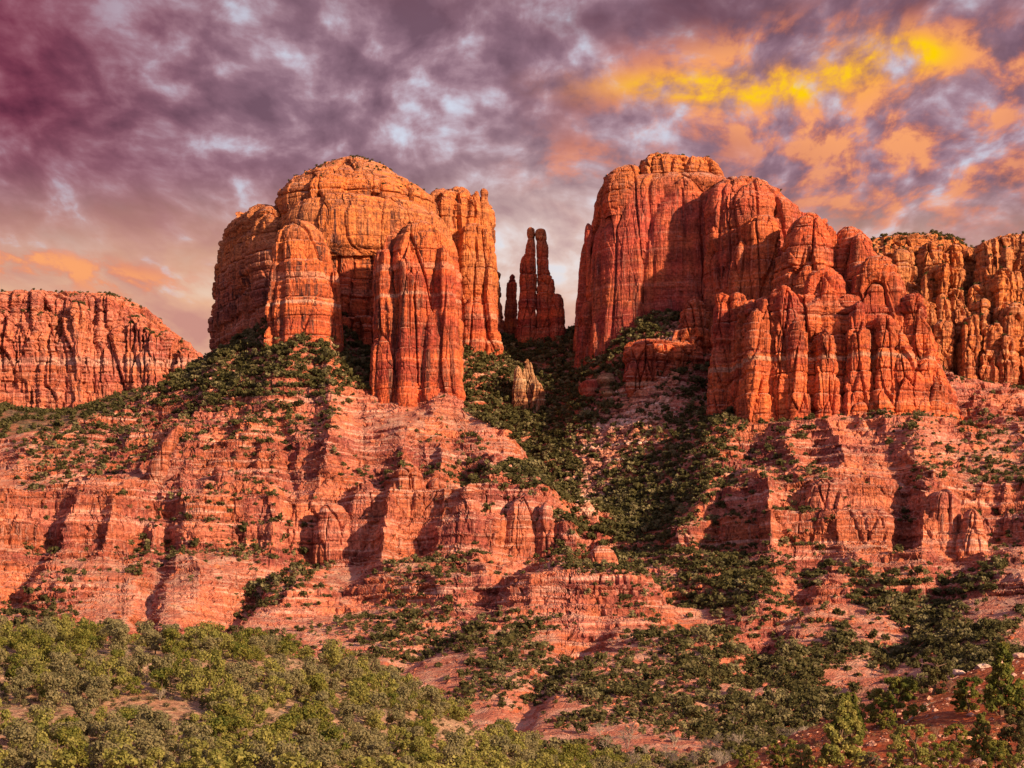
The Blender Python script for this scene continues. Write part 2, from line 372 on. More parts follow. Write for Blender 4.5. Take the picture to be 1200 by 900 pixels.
# ------------------------------------------------------------------ rock towers
CAPV = {}
def tower(name, rows, Y, mat, parent, depth=None, n=3.0, skew=0.0, res=0.8, amp=1.0, seed=0, col_w=20.0, back=0.3, strat=1.0, crack=1.0, fine=True, label=None, fp=0.5, ext=True, kf=0.6):
    """rows: (photo row, left column, right column) from top to bottom; Y: distance of the front face; depth: half thickness in metres"""
    rows = sorted(rows)
    if ext: rows.append((rows[-1][0] + 45, rows[-1][1], rows[-1][2]))
    r = np.array(rows, float)
    w0 = (r[:, 2] - r[:, 1]).max() / 2 * Y / F
    k = (Y + (depth if depth else w0 * 0.9) * kf) / F
    zt = (HY - r[:, 0]) * k; xl = (r[:, 1] - 600) * k; xr = (r[:, 2] - 600) * k
    cx = (xl + xr) / 2; w = (xr - xl) / 2
    wmax = w.max(); D = depth if depth else wmax * 0.9
    # close the top
    zt = np.concatenate([[zt[0] + 0.6 * k], zt]); cx = np.concatenate([[cx[0]], cx]); w = np.concatenate([[w[0] * 0.05], w])
    L = np.concatenate([[0], np.cumsum(np.sqrt(np.diff(zt) ** 2 + np.diff(w) ** 2 + np.diff(cx) ** 2))])
    nr = max(12, int(L[-1] / res)); s = np.linspace(0, L[-1], nr)
    # lightly smoothed resampling
    def sm(a):
        v = np.interp(s, L, a); q = max(1, int(2.5 / res)); kern = np.ones(2 * q + 1) / (2 * q + 1)
        return np.convolve(np.pad(v, q, mode='edge'), kern, 'valid')
    Z, CX, W = sm(zt), sm(cx), sm(w); W = np.maximum(W, 0.03)
    per = 4 * (wmax + D) * 0.8
    nf = max(20, int(per * 0.62 / res)); nb = max(8, int(nf * back))
    ph = np.concatenate([np.linspace(R(170), R(370), nf, endpoint=False), np.linspace(R(10), R(170), nb, endpoint=False)])
    c, s_ = np.cos(ph), np.sin(ph)
    ex = 2.0 / n
    ux = np.sign(c) * np.abs(c) ** ex; uy = np.sign(s_) * np.abs(s_) ** ex
    # re-space the front points evenly
    Dd = D * (W / wmax) ** fp
    G = np.zeros((nr, len(ph), 3), F32)
    X = CX[:, None] + W[:, None] * ux[None, :]
    Yy = (Y + D) + Dd[:, None] * uy[None, :] + skew * (X - cx[-1])
    G[..., 0] = X; G[..., 1] = Yy; G[..., 2] = Z[:, None]
    N = grid_normals(G, True)
    # outward check
    if (N[nr // 2, :, 0] * (G[nr // 2, :, 0] - CX[nr // 2])).sum() < 0: N = -N
    V = G.reshape(-1, 3); Nn = N.reshape(-1, 3).copy()
    d = rockdisp(V, amp, seed, col_w, fine, strat, crack)
    fade = sstep(0, 1, np.repeat(np.clip(W / 2.5, 0, 1), len(ph)))
    # limit displacement on slim bodies
    d = d * fade * min(1.0, 0.25 + wmax / 25.0)
    Nn[:, 2] *= 0.5
    V = V + Nn * d[:, None]
    Fq = grid_faces(nr, len(ph), True)
    cap = len(V); V = np.vstack([V, [[CX[0], Y + D + skew * (CX[0] - cx[-1]), Z[0]]]])
    nc = len(ph); j = np.arange(nc)
    capf = np.stack([np.full(nc, cap), j, (j + 1) % nc, (j + 1) % nc], -1)
    CAPV[(parent.name if parent else '', seed)] = (V[:-1], Nn)
    o = mesh_np(name, V, Fq, mat, parent)
    if label: o['label'] = label
    return o

def P3(px, py, Y): return ((px - 600) * Y / F, Y, (HY - py) * Y / F)

# ------------------------------------------------------------------ slopes (one terraced sheet)
def tps_fit(pts, vals, reg=0.5):
    n = len(pts); d = np.linalg.norm(pts[:, None] - pts[None], axis=-1) / 100
    K = d ** 2 * np.log(d + 1e-9) + np.eye(n) * reg * 0.01
    Pm = np.hstack([np.ones((n, 1)), pts / 100]); A = np.zeros((n + 3, n + 3)); A[:n, :n] = K; A[:n, n:] = Pm; A[n:, :n] = Pm.T
    return pts, np.linalg.solve(A, np.concatenate([vals, np.zeros(3)]))
def tps_eval(fit, x, y):
    pts, w = fit; out_ = w[-3] + w[-2] * x / 100 + w[-1] * y / 100
    for i, (a, b) in enumerate(pts):
        d2 = ((x - a) ** 2 + (y - b) ** 2) / 1e4
        out_ = out_ + w[i] * 0.5 * d2 * np.log(d2 + 1e-12)
    return out_
ctrl = []
def cols(px, lst):
    for py, Y in lst: ctrl.append(P3(px, py, Y))
cols(-350, [(540, 1300), (580, 1220), (640, 1150), (700, 1060), (760, 960), (850, 800), (625, 1480)])
cols(-150, [(540, 1300), (575, 1220), (635, 1150), (700, 1060), (760, 960), (850, 800), (625, 1480)])
cols(0, [(530, 1300), (566, 1225), (630, 1150), (700, 1060), (760, 960), (850, 800), (615, 1500)])
cols(120, [(496, 1350), (530, 1270), (565, 1215), (630, 1150), (695, 1060), (755, 960), (850, 800), (570, 1560)])
cols(200, [(448, 1400), (490, 1300), (530, 1240)])
cols(250, [(420, 1425), (460, 1340), (505, 1260), (560, 1205), (630, 1150), (690, 1060), (750, 960), (850, 800), (440, 1600)])
cols(330, [(394, 1375), (404, 1350), (440, 1318), (480, 1278), (520, 1230)])
cols(400, [(374, 1405), (405, 1365), (440, 1325), (475, 1285), (515, 1230), (560, 1195), (625, 1150), (690, 1070), (750, 960), (850, 800)])
cols(480, [(430, 1375), (462, 1322), (482, 1298), (520, 1245), (560, 1200), (635, 1140), (690, 1060), (760, 945), (850, 790)])
cols(545, [(482, 1335), (515, 1270), (560, 1205), (635, 1140), (690, 1050), (760, 930), (850, 780)])
cols(600, [(512, 1290), (555, 1215), (635, 1140), (680, 1060), (760, 920), (850, 770)])
cols(622, [(535, 1265)])
cols(640, [(565, 1210), (600, 1165), (640, 1130), (680, 1050), (760, 915), (850, 760)])
# gully, hidden flank behind the left bench
for p in [(-24, 1385, 208), (0, 1340, 184), (12, 1320, 168), (23, 1272, 147), (30, 1228, 124), (36, 1165, 108), (50, 1120, 98), (70, 1075, 80), (100, 1010, 60)]: ctrl.append(p)
cols(600, [(500, 1400)]); cols(640, [(548, 1340)]); cols(656, [(582, 1295)]); cols(672, [(612, 1235), (645, 1185)])
cols(560, [(402, 1560), (406, 1490), (440, 1455), (470, 1425)]); cols(620, [(404, 1570), (408, 1500), (440, 1465), (480, 1425), (522, 1380)])
cols(670, [(390, 1600), (396, 1490), (420, 1455), (470, 1400), (530, 1345), (580, 1300)])
cols(735, [(388, 1480), (392, 1405), (430, 1380), (480, 1350), (530, 1312), (580, 1260), (635, 1190)])
cols(800, [(356, 1460), (362, 1405), (400, 1378), (440, 1350), (480, 1322), (520, 1285), (560, 1235), (620, 1165)])
cols(840, [(430, 1370), (470, 1320), (500, 1270)])
cols(745, [(690, 1020)]); cols(830, [(745, 930)]); cols(905, [(803, 835)])
for p in [(80, 1062, 71), (108, 968, 41), (124, 862, 15), (122, 780, 5), (150, 680, 0)]: ctrl.append(p)
cols(900, [(490, 1280), (540, 1210), (635, 1110), (700, 1010), (755, 920)])
cols(1000, [(497, 1240), (540, 1190), (635, 1100), (700, 1030), (760, 950), (822, 830)])
cols(1100, [(495, 1240), (530, 1195), (632, 1095), (690, 1020), (745, 920), (800, 790)])
cols(1200, [(480, 1330), (500, 1270), (535, 1210), (625, 1110), (675, 1025), (725, 915), (782, 760)])
cols(1400, [(480, 1330), (500, 1270), (535, 1210), (625, 1110), (675, 1025), (725, 915), (782, 760)])
cols(1550, [(480, 1330), (500, 1270), (535, 1210), (625, 1110), (675, 1025), (725, 915), (782, 760)])
cols(1150, [(455, 1500), (445, 1620)]); cols(1400, [(455, 1500), (445, 1620)])
cols(700, [(760, 930), (800, 840), (850, 750)]); cols(800, [(795, 850), (860, 720)]); cols(600, [(800, 840)])
for u in (-350, 0, 350, 700, 1050, 1400): 
    ctrl.append(((u - 600) * 560 / F, 560, -7.0)); ctrl.append(((u - 600) * 380 / F, 380, -10.0))
ctrl = np.array(ctrl, float)
fit = tps_fit(ctrl[:, :2], ctrl[:, 2])
TI = [-60, 0, 30, 47, 50, 76, 82, 113, 117, 123, 128, 165, 196, 201, 222, 226, 260, 500]
TO = [-60, 0, 30, 43, 51, 74, 90, 112, 130, 134, 149, 168, 195, 203, 214, 222, 260, 500]
# drainages cut into the slopes (columns, rows): width, depth in metres
DRAIN = [([(400, 600), (335, 650), (275, 700), (235, 735)], 15, 15), ([(200, 640), (180, 690), (165, 740)], 12, 7), ([(560, 560), (566, 640)], 9, 6), ([(440, 560), (446, 620)], 8, 6), ([(640, 650), (560, 705), (470, 770)], 14, 6),
         ([(700, 730), (640, 790), (600, 850)], 16, 6), ([(60, 640), (20, 700)], 14, 7), ([(880, 520), (850, 580), (830, 640)], 14, 8), ([(1045, 520), (1060, 570), (1060, 630)], 14, 10), ([(960, 650), (900, 740), (880, 780)], 20, 8), ([(1120, 660), (1040, 760)], 20, 7),
         ([(300, 440), (270, 500), (215, 560), (190, 620)], 14, 7), ([(140, 500), (90, 570)], 12, 5), ([(330, 480), (345, 560), (330, 630)], 10, 7)]
def slope_profile(U, Yd, Zb):
    """U,Yd: x over y and y arrays; Zb: smooth height -> terraced height"""
    x = U * Yd; y = Yd
    wx = vn(x / 60, y / 60, None, 71) * 12; wy = vn(x / 60, y / 60, None, 72) * 12
    rib = 1 - np.abs(vn((x + wx) / 30, (y + wy) / 75, None, 73)) * 2          # rounded noses, sharp gullies
    rib2 = 1 - np.abs(vn((x + wx) / 13, (y + wy) / 26, None, 74)) * 2
    big = fbm(x / 120, y / 120, None, 3, 75)
    px = U * F + 600
    gm = sstep(0, 25, y - np.interp(px, [530, 560, 600, 622, 640, 656, 672, 850], [1380, 1360, 1318, 1298, 1250, 1210, 1150, 1130])) * sstep(535, 550, px) * (1 - sstep(770, 850, px))      # gully: few ledges
    gm = np.maximum(gm, sstep(1400, 1440, y) * sstep(520, 560, px))
    Rr = sstep(40, 120, x); lowm = 1 - np.clip((Zb - 45 - 22 * Rr) / (47 - 12 * Rr), 0, 1)
    m = np.clip(1 - gm * 0.85, 0, 1) * (1 - 0.6 * lowm)
    py = HY - Zb / Yd * F; carve = np.zeros_like(Zb)
    for pts, wd, dp in DRAIN:
        dmin = np.full(Zb.shape, 1e3, F32)
        for (ax, ay), (bx, by) in zip(pts[:-1], pts[1:]):
            ll = (bx - ax) ** 2 + (by - ay) ** 2; t = np.clip(((px - ax) * (bx - ax) + (py - ay) * (by - ay)) / ll, 0, 1)
            dmin = np.minimum(dmin, np.sqrt((px - ax - t * (bx - ax)) ** 2 + (py - ay - t * (by - ay)) ** 2))
        carve += dp * np.exp(-(dmin / wd) ** 2)
    Zb = Zb - carve
    s = Zb + (rib * 6.5 + rib2 * 2.2) * np.clip(m, 0.3, 1) * (0.15 + 0.85 * sstep(55, 110, Zb)) + big * 5 * sstep(0, 110, Zb)
    s = s + fbm(x / 95, y / 140, None, 2, 79) * 7 * sstep(20, 80, Zb)
    m = m * np.clip(0.85 + fbm(x / 80, y / 80, None, 2, 80) * 1.1, 0.25, 1)
    bz = 0.8 * sstep(-150, -110, x) * (1 - sstep(45, 75, x)) * sstep(1110, 1135, y) * (1 - sstep(1215, 1240, y))
    s = s + rib * 4.5 * bz; m = np.maximum(m, bz)
    t1 = np.interp(s, TI, TO)
    # thin beds
    q = (t1 + vn(x / 70, y / 70, None, 76) * 4) / 6.5; f = q - np.floor(q)
    mic = (np.floor(q) + sstep(0.62, 0.98, f) * 0.75 + f * 0.25) * 6.5 - q * 6.5
    q2 = (t1 + vn(x / 50, y / 50, None, 77) * 2) / 2.3; f2 = q2 - np.floor(q2)
    mic2 = (sstep(0.6, 0.98, f2) - f2) * 2.3
    z = s + (t1 - s) * m + (mic * 0.95 + mic2 * 0.8) * np.clip(m, 0.25, 1) * sstep(0, 50, Zb)
    z += fbm(x / 24, y / 24, None, 3, 78) * 1.6
    return z
def sheet(name, u0, u1, nu, y0, y1, nv, fit, prof, mat, dispf, dens=0.5, vis=1.6, base_only=False):
    us = np.linspace(u0, u1, nu)
    cu = np.linspace(u0, u1, 200); cy = np.arange(y0, y1 + 6, 6.0)
    CU, CY = np.meshgrid(cu, cy, indexing='ij'); Zc = tps_eval(fit, CU * CY, CY)
    yd = np.arange(y0, y1, dens)
    # bilinear upsample
    fu = (us - u0) / (u1 - u0) * 199; iu = np.clip(fu.astype(int), 0, 198); tu = (fu - iu)[:, None]
    A = Zc[iu] * (1 - tu) + Zc[iu + 1] * tu
    fy = (yd - y0) / 6.0; iy = fy.astype(int); tyy = (fy - iy)[None]
    Zb = (A[:, iy] * (1 - tyy) + A[:, iy + 1] * tyy).astype(F32)
    Ug = np.repeat(us[:, None], len(yd), 1).astype(F32); Yg = np.repeat(yd[None], nu, 0).astype(F32)
    Z = prof(Ug, Yg, Zb)
    G = np.zeros((nu, nv, 3), F32)
    for i in range(nu):
        dz = np.diff(Z[i]); dl = np.sqrt(dens ** 2 * 0.3 + (np.maximum(dz, 0) * vis) ** 2 + (np.minimum(dz, 0) * 0.3) ** 2) / np.maximum(yd[1:], 1) ** 0.6
        L = np.concatenate([[0], np.cumsum(dl)]); s = np.linspace(0, L[-1], nv)
        yy = np.interp(s, L, yd); zz = np.interp(s, L, Z[i])
        G[i, :, 0] = us[i] * yy; G[i, :, 1] = yy; G[i, :, 2] = zz
    N = grid_normals(G); N[N[..., 2] < 0] *= -1
    V = G.reshape(-1, 3); Nn = N.reshape(-1, 3)
    d = dispf(V, Nn); V = V + Nn * d[:, None]
    o = mesh_np(name, V, grid_faces(nu, nv)[:, ::-1], mat)
    N2 = grid_normals(V.reshape(nu, nv, 3)); N2[N2[..., 2] < 0] *= -1
    return o, V.reshape(nu, nv, 3), N2, N
def slope_disp(V, N):
    st = sstep(0.9, 0.55, N[:, 2])
    x, y, z = V.T
    d = rockdisp(V, 0.55, 200, 13.0, True, 0.8, 1.0) * st
    d = d + (1 - st) * (fbm(x / 7, y / 7, z / 7, 3, 90) * 0.7) * sstep(560, 700, y)
    f1, e, c = voro(x / 3.2, y / 3.2, z / 3.2, 95)
    d = d + (1 - st) * np.maximum(0, 0.42 - f1) * 2.2 * (c > 0.86)
    return d
slope_o, SV, SN, SN0 = sheet('rocky_slopes', tx(-330), tx(1530), 1250, 420, 1660, 1050, fit, slope_profile, M_SLOPE, slope_disp)
tag(slope_o, kind='structure'); slope_o.name = 'terrain'


# ------------------------------------------------------------------ near hills
def fit_of(lst): 
    a = np.array([P3(*p) for p in lst], float); return a
c2 = [(-450, 765, 540), (-450, 815, 430), (-450, 905, 320), (-200, 764, 540), (-200, 812, 430), (-200, 905, 320), (0, 764, 540), (0, 812, 430), (0, 910, 320),
      (130, 758, 545), (250, 762, 540), (250, 812, 440), (250, 910, 330), (330, 768, 540), (400, 784, 540), (400, 835, 440), (400, 910, 350), (480, 822, 530), (550, 862, 520), (550, 900, 430), (550, 945, 360),
      (640, 908, 500), (640, 935, 430), (750, 945, 480), (750, 955, 420), (900, 965, 470), (900, 970, 400)]
c2 = [P3(*p) for p in c2]
for u in (-450, -150, 150, 400): c2 += [((u - 600) * 640 / F, 640, 4.0), ((u - 600) * 720 / F, 720, -10.0)]
for u in (600, 900): c2 += [((u - 600) * 640 / F, 640, -12.0), ((u - 600) * 720 / F, 720, -16.0)]
for u in (-450, 0, 450, 900): c2 += [((u - 600) * 240 / F, 240, -9.0)]
c2 = np.array(c2)
def hill_prof(U, Y, Z):
    x = U * Y; return Z + fbm(x / 30, Y / 30, None, 4, 301) * 1.6 + np.maximum(0, fbm(x / 4, Y / 4, None, 2, 305)) * 0.4
def hill_disp(V, N):
    x, y, z = V.T; f1, e, c = voro(x / 1.6, y / 1.6, z / 1.6, 310); return np.maximum(0, 0.4 - f1) * 1.2 * (c > 0.8)
lh_o, LV, LN, _ = sheet('hill', tx(-420), tx(1000), 520, 230, 730, 520, tps_fit(c2[:, :2], c2[:, 2]), hill_prof, M_HILL, hill_disp)
tag(lh_o, kind='structure')
c3 = [(760, 960, 150), (850, 912, 155), (900, 893, 165), (950, 868, 178), (1000, 838, 188), (1060, 815, 195), (1100, 800, 200), (1150, 785, 200), (1200, 770, 200), (1350, 750, 200), (1500, 740, 200),
      (850, 950, 125), (950, 920, 130), (1050, 900, 135), (1150, 895, 135), (1250, 890, 135), (1400, 880, 135), (1500, 880, 135), (1080, 850, 160), (1180, 835, 160), (1300, 820, 160),
      (850, 1000, 95), (1050, 1000, 95), (1300, 1000, 95), (1500, 1000, 95)]
c3 = [P3(*p) for p in c3]
for u in (760, 900, 1050, 1200, 1350, 1500): c3 += [((u - 600) * 235 / F, 235, P3(u, {760: 990, 900: 930, 1050: 860, 1200: 810, 1350: 790, 1500: 780}[u], 235)[2]), ((u - 600) * 300 / F, 300, -12)]
c3 = np.array(c3)
def near_prof(U, Y, Z):
    x = U * Y; r = fbm(x / 9, Y / 9, None, 4, 401) * 0.5
    return Z + r + np.maximum(0, fbm(x / 1.2, Y / 1.2, None, 2, 405)) * 0.12
def near_disp(V, N):
    x, y, z = V.T; f1, e, c = voro(x / 0.6, y / 0.6, z / 0.6, 410); return np.maximum(0, 0.42 - f1) * 0.55 * (c > 0.7)
nh_o, NV, NN, _ = sheet('hill', tx(740), tx(1520), 520, 85, 300, 520, tps_fit(c3[:, :2], c3[:, 2], 0.1), near_prof, M_NEAR, near_disp, dens=0.2)
tag(nh_o, kind='structure')
# ground sheet to the horizon
g = 30000.0
gx = np.linspace(-g, g, 61); GX, GY = np.meshgrid(gx, gx, indexing='ij')
gz = -14.0 + 0 * GX
go = mesh_np('ground', np.stack([GX, GY, gz], -1).reshape(-1, 3), grid_faces(61, 61)[:, ::-1], M_FAR); tag(go, kind='structure')


# ------------------------------------------------------------------ buttes
A = empty('sandstone_butte', P3(390, 420, 1420)); A_inv = A
def place(e):
    for o in e.children: o.matrix_parent_inverse.identity()
def TW(parent, name, rows, Y, mat, **k):
    o = tower(name, rows, Y, mat, parent, **k)
    lx = parent.location; me = o.data
    o.location = (-lx[0], -lx[1], -lx[2])
    return o
tag(A, 'huge domed red butte standing left of the thin spires, shrubs on its layered peak', 'rock formation')
TW(A, 'wall', [(238, 268, 290), (241, 254, 312), (250, 243, 330), (270, 237, 340), (310, 231, 346), (360, 227, 348), (420, 224, 348), (480, 221, 350)], 1455, M_WING_SHADE, kf=0.1, depth=60, n=2.6, skew=-1.7, seed=1, label='shaded left wall streaked with dark stains')
TW(A, 'dome', [(231, 334, 506), (236, 326, 512), (246, 321, 520), (256, 318, 526), (264, 317, 528), (288, 322, 522), (300, 326, 519), (400, 320, 524), (480, 318, 526)], 1404, M_LEFT, kf=0.1, depth=85, n=3.0, skew=0.06, seed=2, strat=0.8, crack=0.8, fp=0.4)
TW(A, 'peak', [(180, 402, 424), (184, 397, 430), (187, 395, 434), (188, 386, 441), (194, 383, 447), (196, 373, 456), (203, 369, 461), (205, 358, 467), (212, 354, 473), (214, 344, 481), (221, 341, 488), (223, 334, 496), (231, 330, 504), (240, 324, 512)], 1422, M_LEFT, kf=0.8, depth=64, n=2.6, skew=0.06, seed=19, strat=1.3, crack=0.6, fp=0.8, amp=0.8, label='layered peak dotted with shrubs')
TW(A, 'shoulder', [(229, 334, 500), (232, 329, 506), (238, 325, 512), (250, 319, 525), (262, 317, 528), (280, 319, 526), (288, 324, 521), (293, 335, 510), (300, 345, 500)], 1396, M_LEFT, kf=0.1, depth=82, n=3.0, skew=0.06, seed=10, strat=0.3, crack=0.35, amp=0.8, fp=0.35, ext=False, label='smooth buff shoulder under the layered peak')
TW(A, 'pillar', [(259, 340, 362), (264, 331, 372), (272, 325, 381), (285, 321, 386), (300, 320, 388), (330, 319, 391), (370, 317, 392), (400, 316, 393), (440, 312, 396)], 1352, M_LEFT, depth=24, n=2.4, seed=3, strat=0.6, crack=0.8)
TW(A, 'pillar', [(316, 389, 395), (322, 387, 397), (345, 387, 399), (372, 386, 401), (400, 384, 404)], 1362, M_LEFT, depth=6, seed=4, amp=0.6, strat=0.5)
TW(A, 'pillar', [(255, 478, 498), (259, 468, 508), (266, 461, 518), (278, 456, 525), (292, 453, 529), (320, 452, 532), (370, 452, 534), (410, 452, 535), (450, 450, 537), (474, 448, 541), (500, 446, 548)], 1318, M_LEFT, depth=36, n=2.4, seed=5, strat=0.5)
TW(A, 'pillar', [(292, 444, 456), (297, 438, 462), (310, 436, 464), (340, 435, 466), (390, 434, 468), (430, 436, 474), (490, 436, 480)], 1325, M_LEFT, depth=22, n=2.4, seed=6, strat=0.5)
TW(A, 'pillar', [(300, 470, 480), (306, 467, 486), (330, 466, 488), (400, 465, 490), (450, 463, 494), (490, 460, 497)], 1317, M_LEFT, depth=12, n=2.3, seed=7, strat=0.4)
TW(A, 'pillar', [(286, 514, 524), (296, 510, 529), (330, 510, 533), (400, 509, 535), (440, 507, 538), (490, 505, 548)], 1316, M_LEFT, depth=14, n=2.3, seed=8, strat=0.4)
TW(A, 'pillar', [(372, 400, 440), (380, 392, 446), (430, 388, 450)], 1392, M_LEFT, depth=20, seed=9)

B = empty('sandstone_tower', P3(545, 410, 1500)); tag(B, 'broad flat topped orange tower just left of the thin spires, small knobs on its rim', 'rock formation')
TW(B, 'wall', [(221, 518, 552), (225, 505, 562), (230, 496, 574), (238, 494, 576), (250, 498, 578), (290, 502, 581), (340, 506, 583), (390, 508, 586), (440, 506, 588)], 1490, M_LEFT, kf=0.25, depth=45, n=3.2, seed=12, strat=0.6, skew=0.15)
TW(B, 'knob', [(219, 532, 545), (222, 528, 550), (228, 526, 553), (236, 526, 554)], 1500, M_LEFT, depth=10, seed=13, amp=0.6)
TW(B, 'knob', [(221, 563, 570), (224, 562, 573), (228, 563, 573), (231, 564, 571), (238, 562, 573)], 1495, M_LEFT, depth=3.5, seed=14, amp=0.3, res=0.6)
TW(B, 'knob', [(224, 556, 561), (227, 555, 562), (236, 555, 563)], 1494, M_LEFT, depth=3, seed=15, amp=0.3, res=0.6)
TW(B, 'pillar', [(262, 548, 562), (268, 541, 574), (300, 540, 579), (360, 540, 583), (440, 538, 588)], 1478, M_LEFT, depth=14, seed=16, strat=0.5)

def spire(rows_list, Y, label, names=None):
    e = empty('rock_spire', P3(rows_list[0][1][-1][1], 400, Y)); tag(e, label, 'rock spire', 'thin spires in the saddle')
    for nm, rows, dy, dp in rows_list: TW(e, nm, rows, Y + dy, M_SPIRE, depth=dp, n=2.6, seed=int(rows[0][1]), amp=0.6, res=0.5, col_w=7, strat=1.0, back=0.5)
    return e
spire([('shaft', [(321, 599, 602), (326, 597, 604), (345, 595, 605), (352, 594, 605), (372, 591, 606), (410, 586, 608)], 0, 4)], 1530, 'shortest dark spire, a separate thin fin at the far left of the spires')
spire([('shaft', [(266, 618, 626), (268, 616, 628), (276, 617, 627), (280, 617, 627), (300, 614, 628), (330, 611, 629), (360, 608, 630), (420, 603, 634)], 0, 7),
       ('fin', [(297, 614, 616), (304, 611, 618), (330, 609, 619), (370, 606, 622), (420, 600, 625)], 4, 6)], 1500, 'tallest thin spire with a blunt pale cap, left of its twin')
spire([('shaft', [(268, 631, 637), (270, 629, 639), (276, 629, 638), (283, 629, 641), (292, 629, 643), (318, 629, 643), (326, 629, 648), (360, 629, 651), (420, 626, 656)], 0, 8),
       ('shoulder', [(344, 650, 655), (347, 647, 660), (356, 646, 662), (380, 645, 663), (420, 642, 666)], -6, 8)], 1500, 'right twin of the tall spires, with a stepped shoulder on its right side')

C = empty('sandstone_butte', P3(770, 400, 1460)); tag(C, 'massive flat faced red butte right of the thin spires with a ragged layered crown', 'rock formation')
TW(C, 'wall', [(185, 752, 800), (191, 748, 828), (196, 746, 846), (203, 718, 852), (209, 706, 860), (216, 703, 864), (236, 701, 868), (256, 696, 872), (264, 690, 874), (300, 687, 876), (340, 684, 878), (400, 678, 880), (440, 674, 880)], 1408, M_RIGHT, kf=0.15, depth=75, n=4.2, skew=-0.18, seed=21, strat=0.22, crack=0.8, amp=0.75, col_w=24)
TW(C, 'crown', [(186, 758, 806), (189, 751, 832), (193, 748, 840), (199, 747, 846), (208, 746, 850)], 1425, M_RIGHT, depth=30, n=3, seed=22, strat=1.2)
TW(C, 'crown', [(181, 764, 786), (184, 757, 795), (188, 753, 800), (200, 752, 804)], 1435, M_RIGHT, depth=26, n=3, seed=23, strat=1.2)
TW(C, 'crown', [(196, 732, 746), (199, 722, 750), (206, 708, 752), (214, 704, 754)], 1425, M_RIGHT, depth=24, n=3, seed=24)
TW(C, 'slab', [(262, 686, 692), (270, 685, 695), (284, 685, 695), (292, 687, 693)], 1440, M_RIGHT, depth=7, seed=25, amp=0.4)
TW(C, 'shoulder', [(204, 850, 872), (209, 842, 892), (216, 836, 903), (226, 832, 915), (236, 830, 928), (246, 828, 940), (256, 828, 948), (290, 828, 950), (400, 828, 950), (500, 826, 952)], 1372, M_RIGHT, kf=0.5, depth=70, n=2.8, seed=26, strat=0.7, skew=0.05, label='sloping right shoulder with bare ledges on top')
TW(C, 'pillar', [(212, 846, 852), (217, 838, 862), (226, 832, 871), (250, 828, 873), (300, 826, 874), (400, 824, 876), (500, 822, 878)], 1380, M_RIGHT, depth=20, n=2.5, seed=27, strat=0.4)
TW(C, 'pillar', [(252, 886, 898), (256, 876, 910), (266, 872, 914), (300, 871, 916), (400, 870, 918), (500, 868, 920)], 1348, M_FRONT, depth=18, n=2.5, seed=28, strat=0.5)
TW(C, 'pillar', [(278, 866, 872), (290, 862, 878), (330, 857, 880), (400, 855, 884), (500, 852, 886)], 1352, M_FRONT, depth=9, n=2.4, seed=29, strat=0.4)

D = empty('sandstone_buttress', P3(980, 490, 1260)); tag(D, 'cluster of rounded red domes and pillars stepping down in front of the right butte', 'rock formation')
TW(D, 'dome', [(248, 944, 958), (252, 936, 966), (260, 930, 974), (270, 926, 981), (282, 921, 985), (300, 916, 987), (360, 910, 990), (500, 902, 996)], 1312, M_FRONT, depth=32, n=2.5, seed=31, strat=0.8)
TW(D, 'dome', [(265, 994, 1001), (269, 989, 1008), (276, 986, 1015), (286, 984, 1023), (298, 983, 1029), (340, 980, 1034), (500, 970, 1050)], 1312, M_FRONT, depth=26, n=2.4, seed=32, strat=0.5)
TW(D, 'dome', [(272, 1004, 1011), (277, 1000, 1018), (287, 998, 1024), (320, 996, 1030)], 1306, M_FRONT, depth=10, n=2.4, seed=33, strat=0.5)
TW(D, 'dome', [(299, 1016, 1034), (302, 1008, 1042), (308, 1003, 1048), (318, 1000, 1053), (332, 998, 1056), (360, 996, 1060), (400, 992, 1070), (440, 988, 1086), (480, 984, 1104), (520, 980, 1116)], 1262, M_FRONT, depth=38, n=2.7, seed=34, strat=0.7)
TW(D, 'dome', [(317, 955, 972), (321, 948, 980), (330, 944, 985), (345, 942, 988), (400, 938, 992), (460, 934, 996), (520, 928, 1000)], 1270, M_FRONT, depth=28, n=2.7, seed=35, strat=0.8)
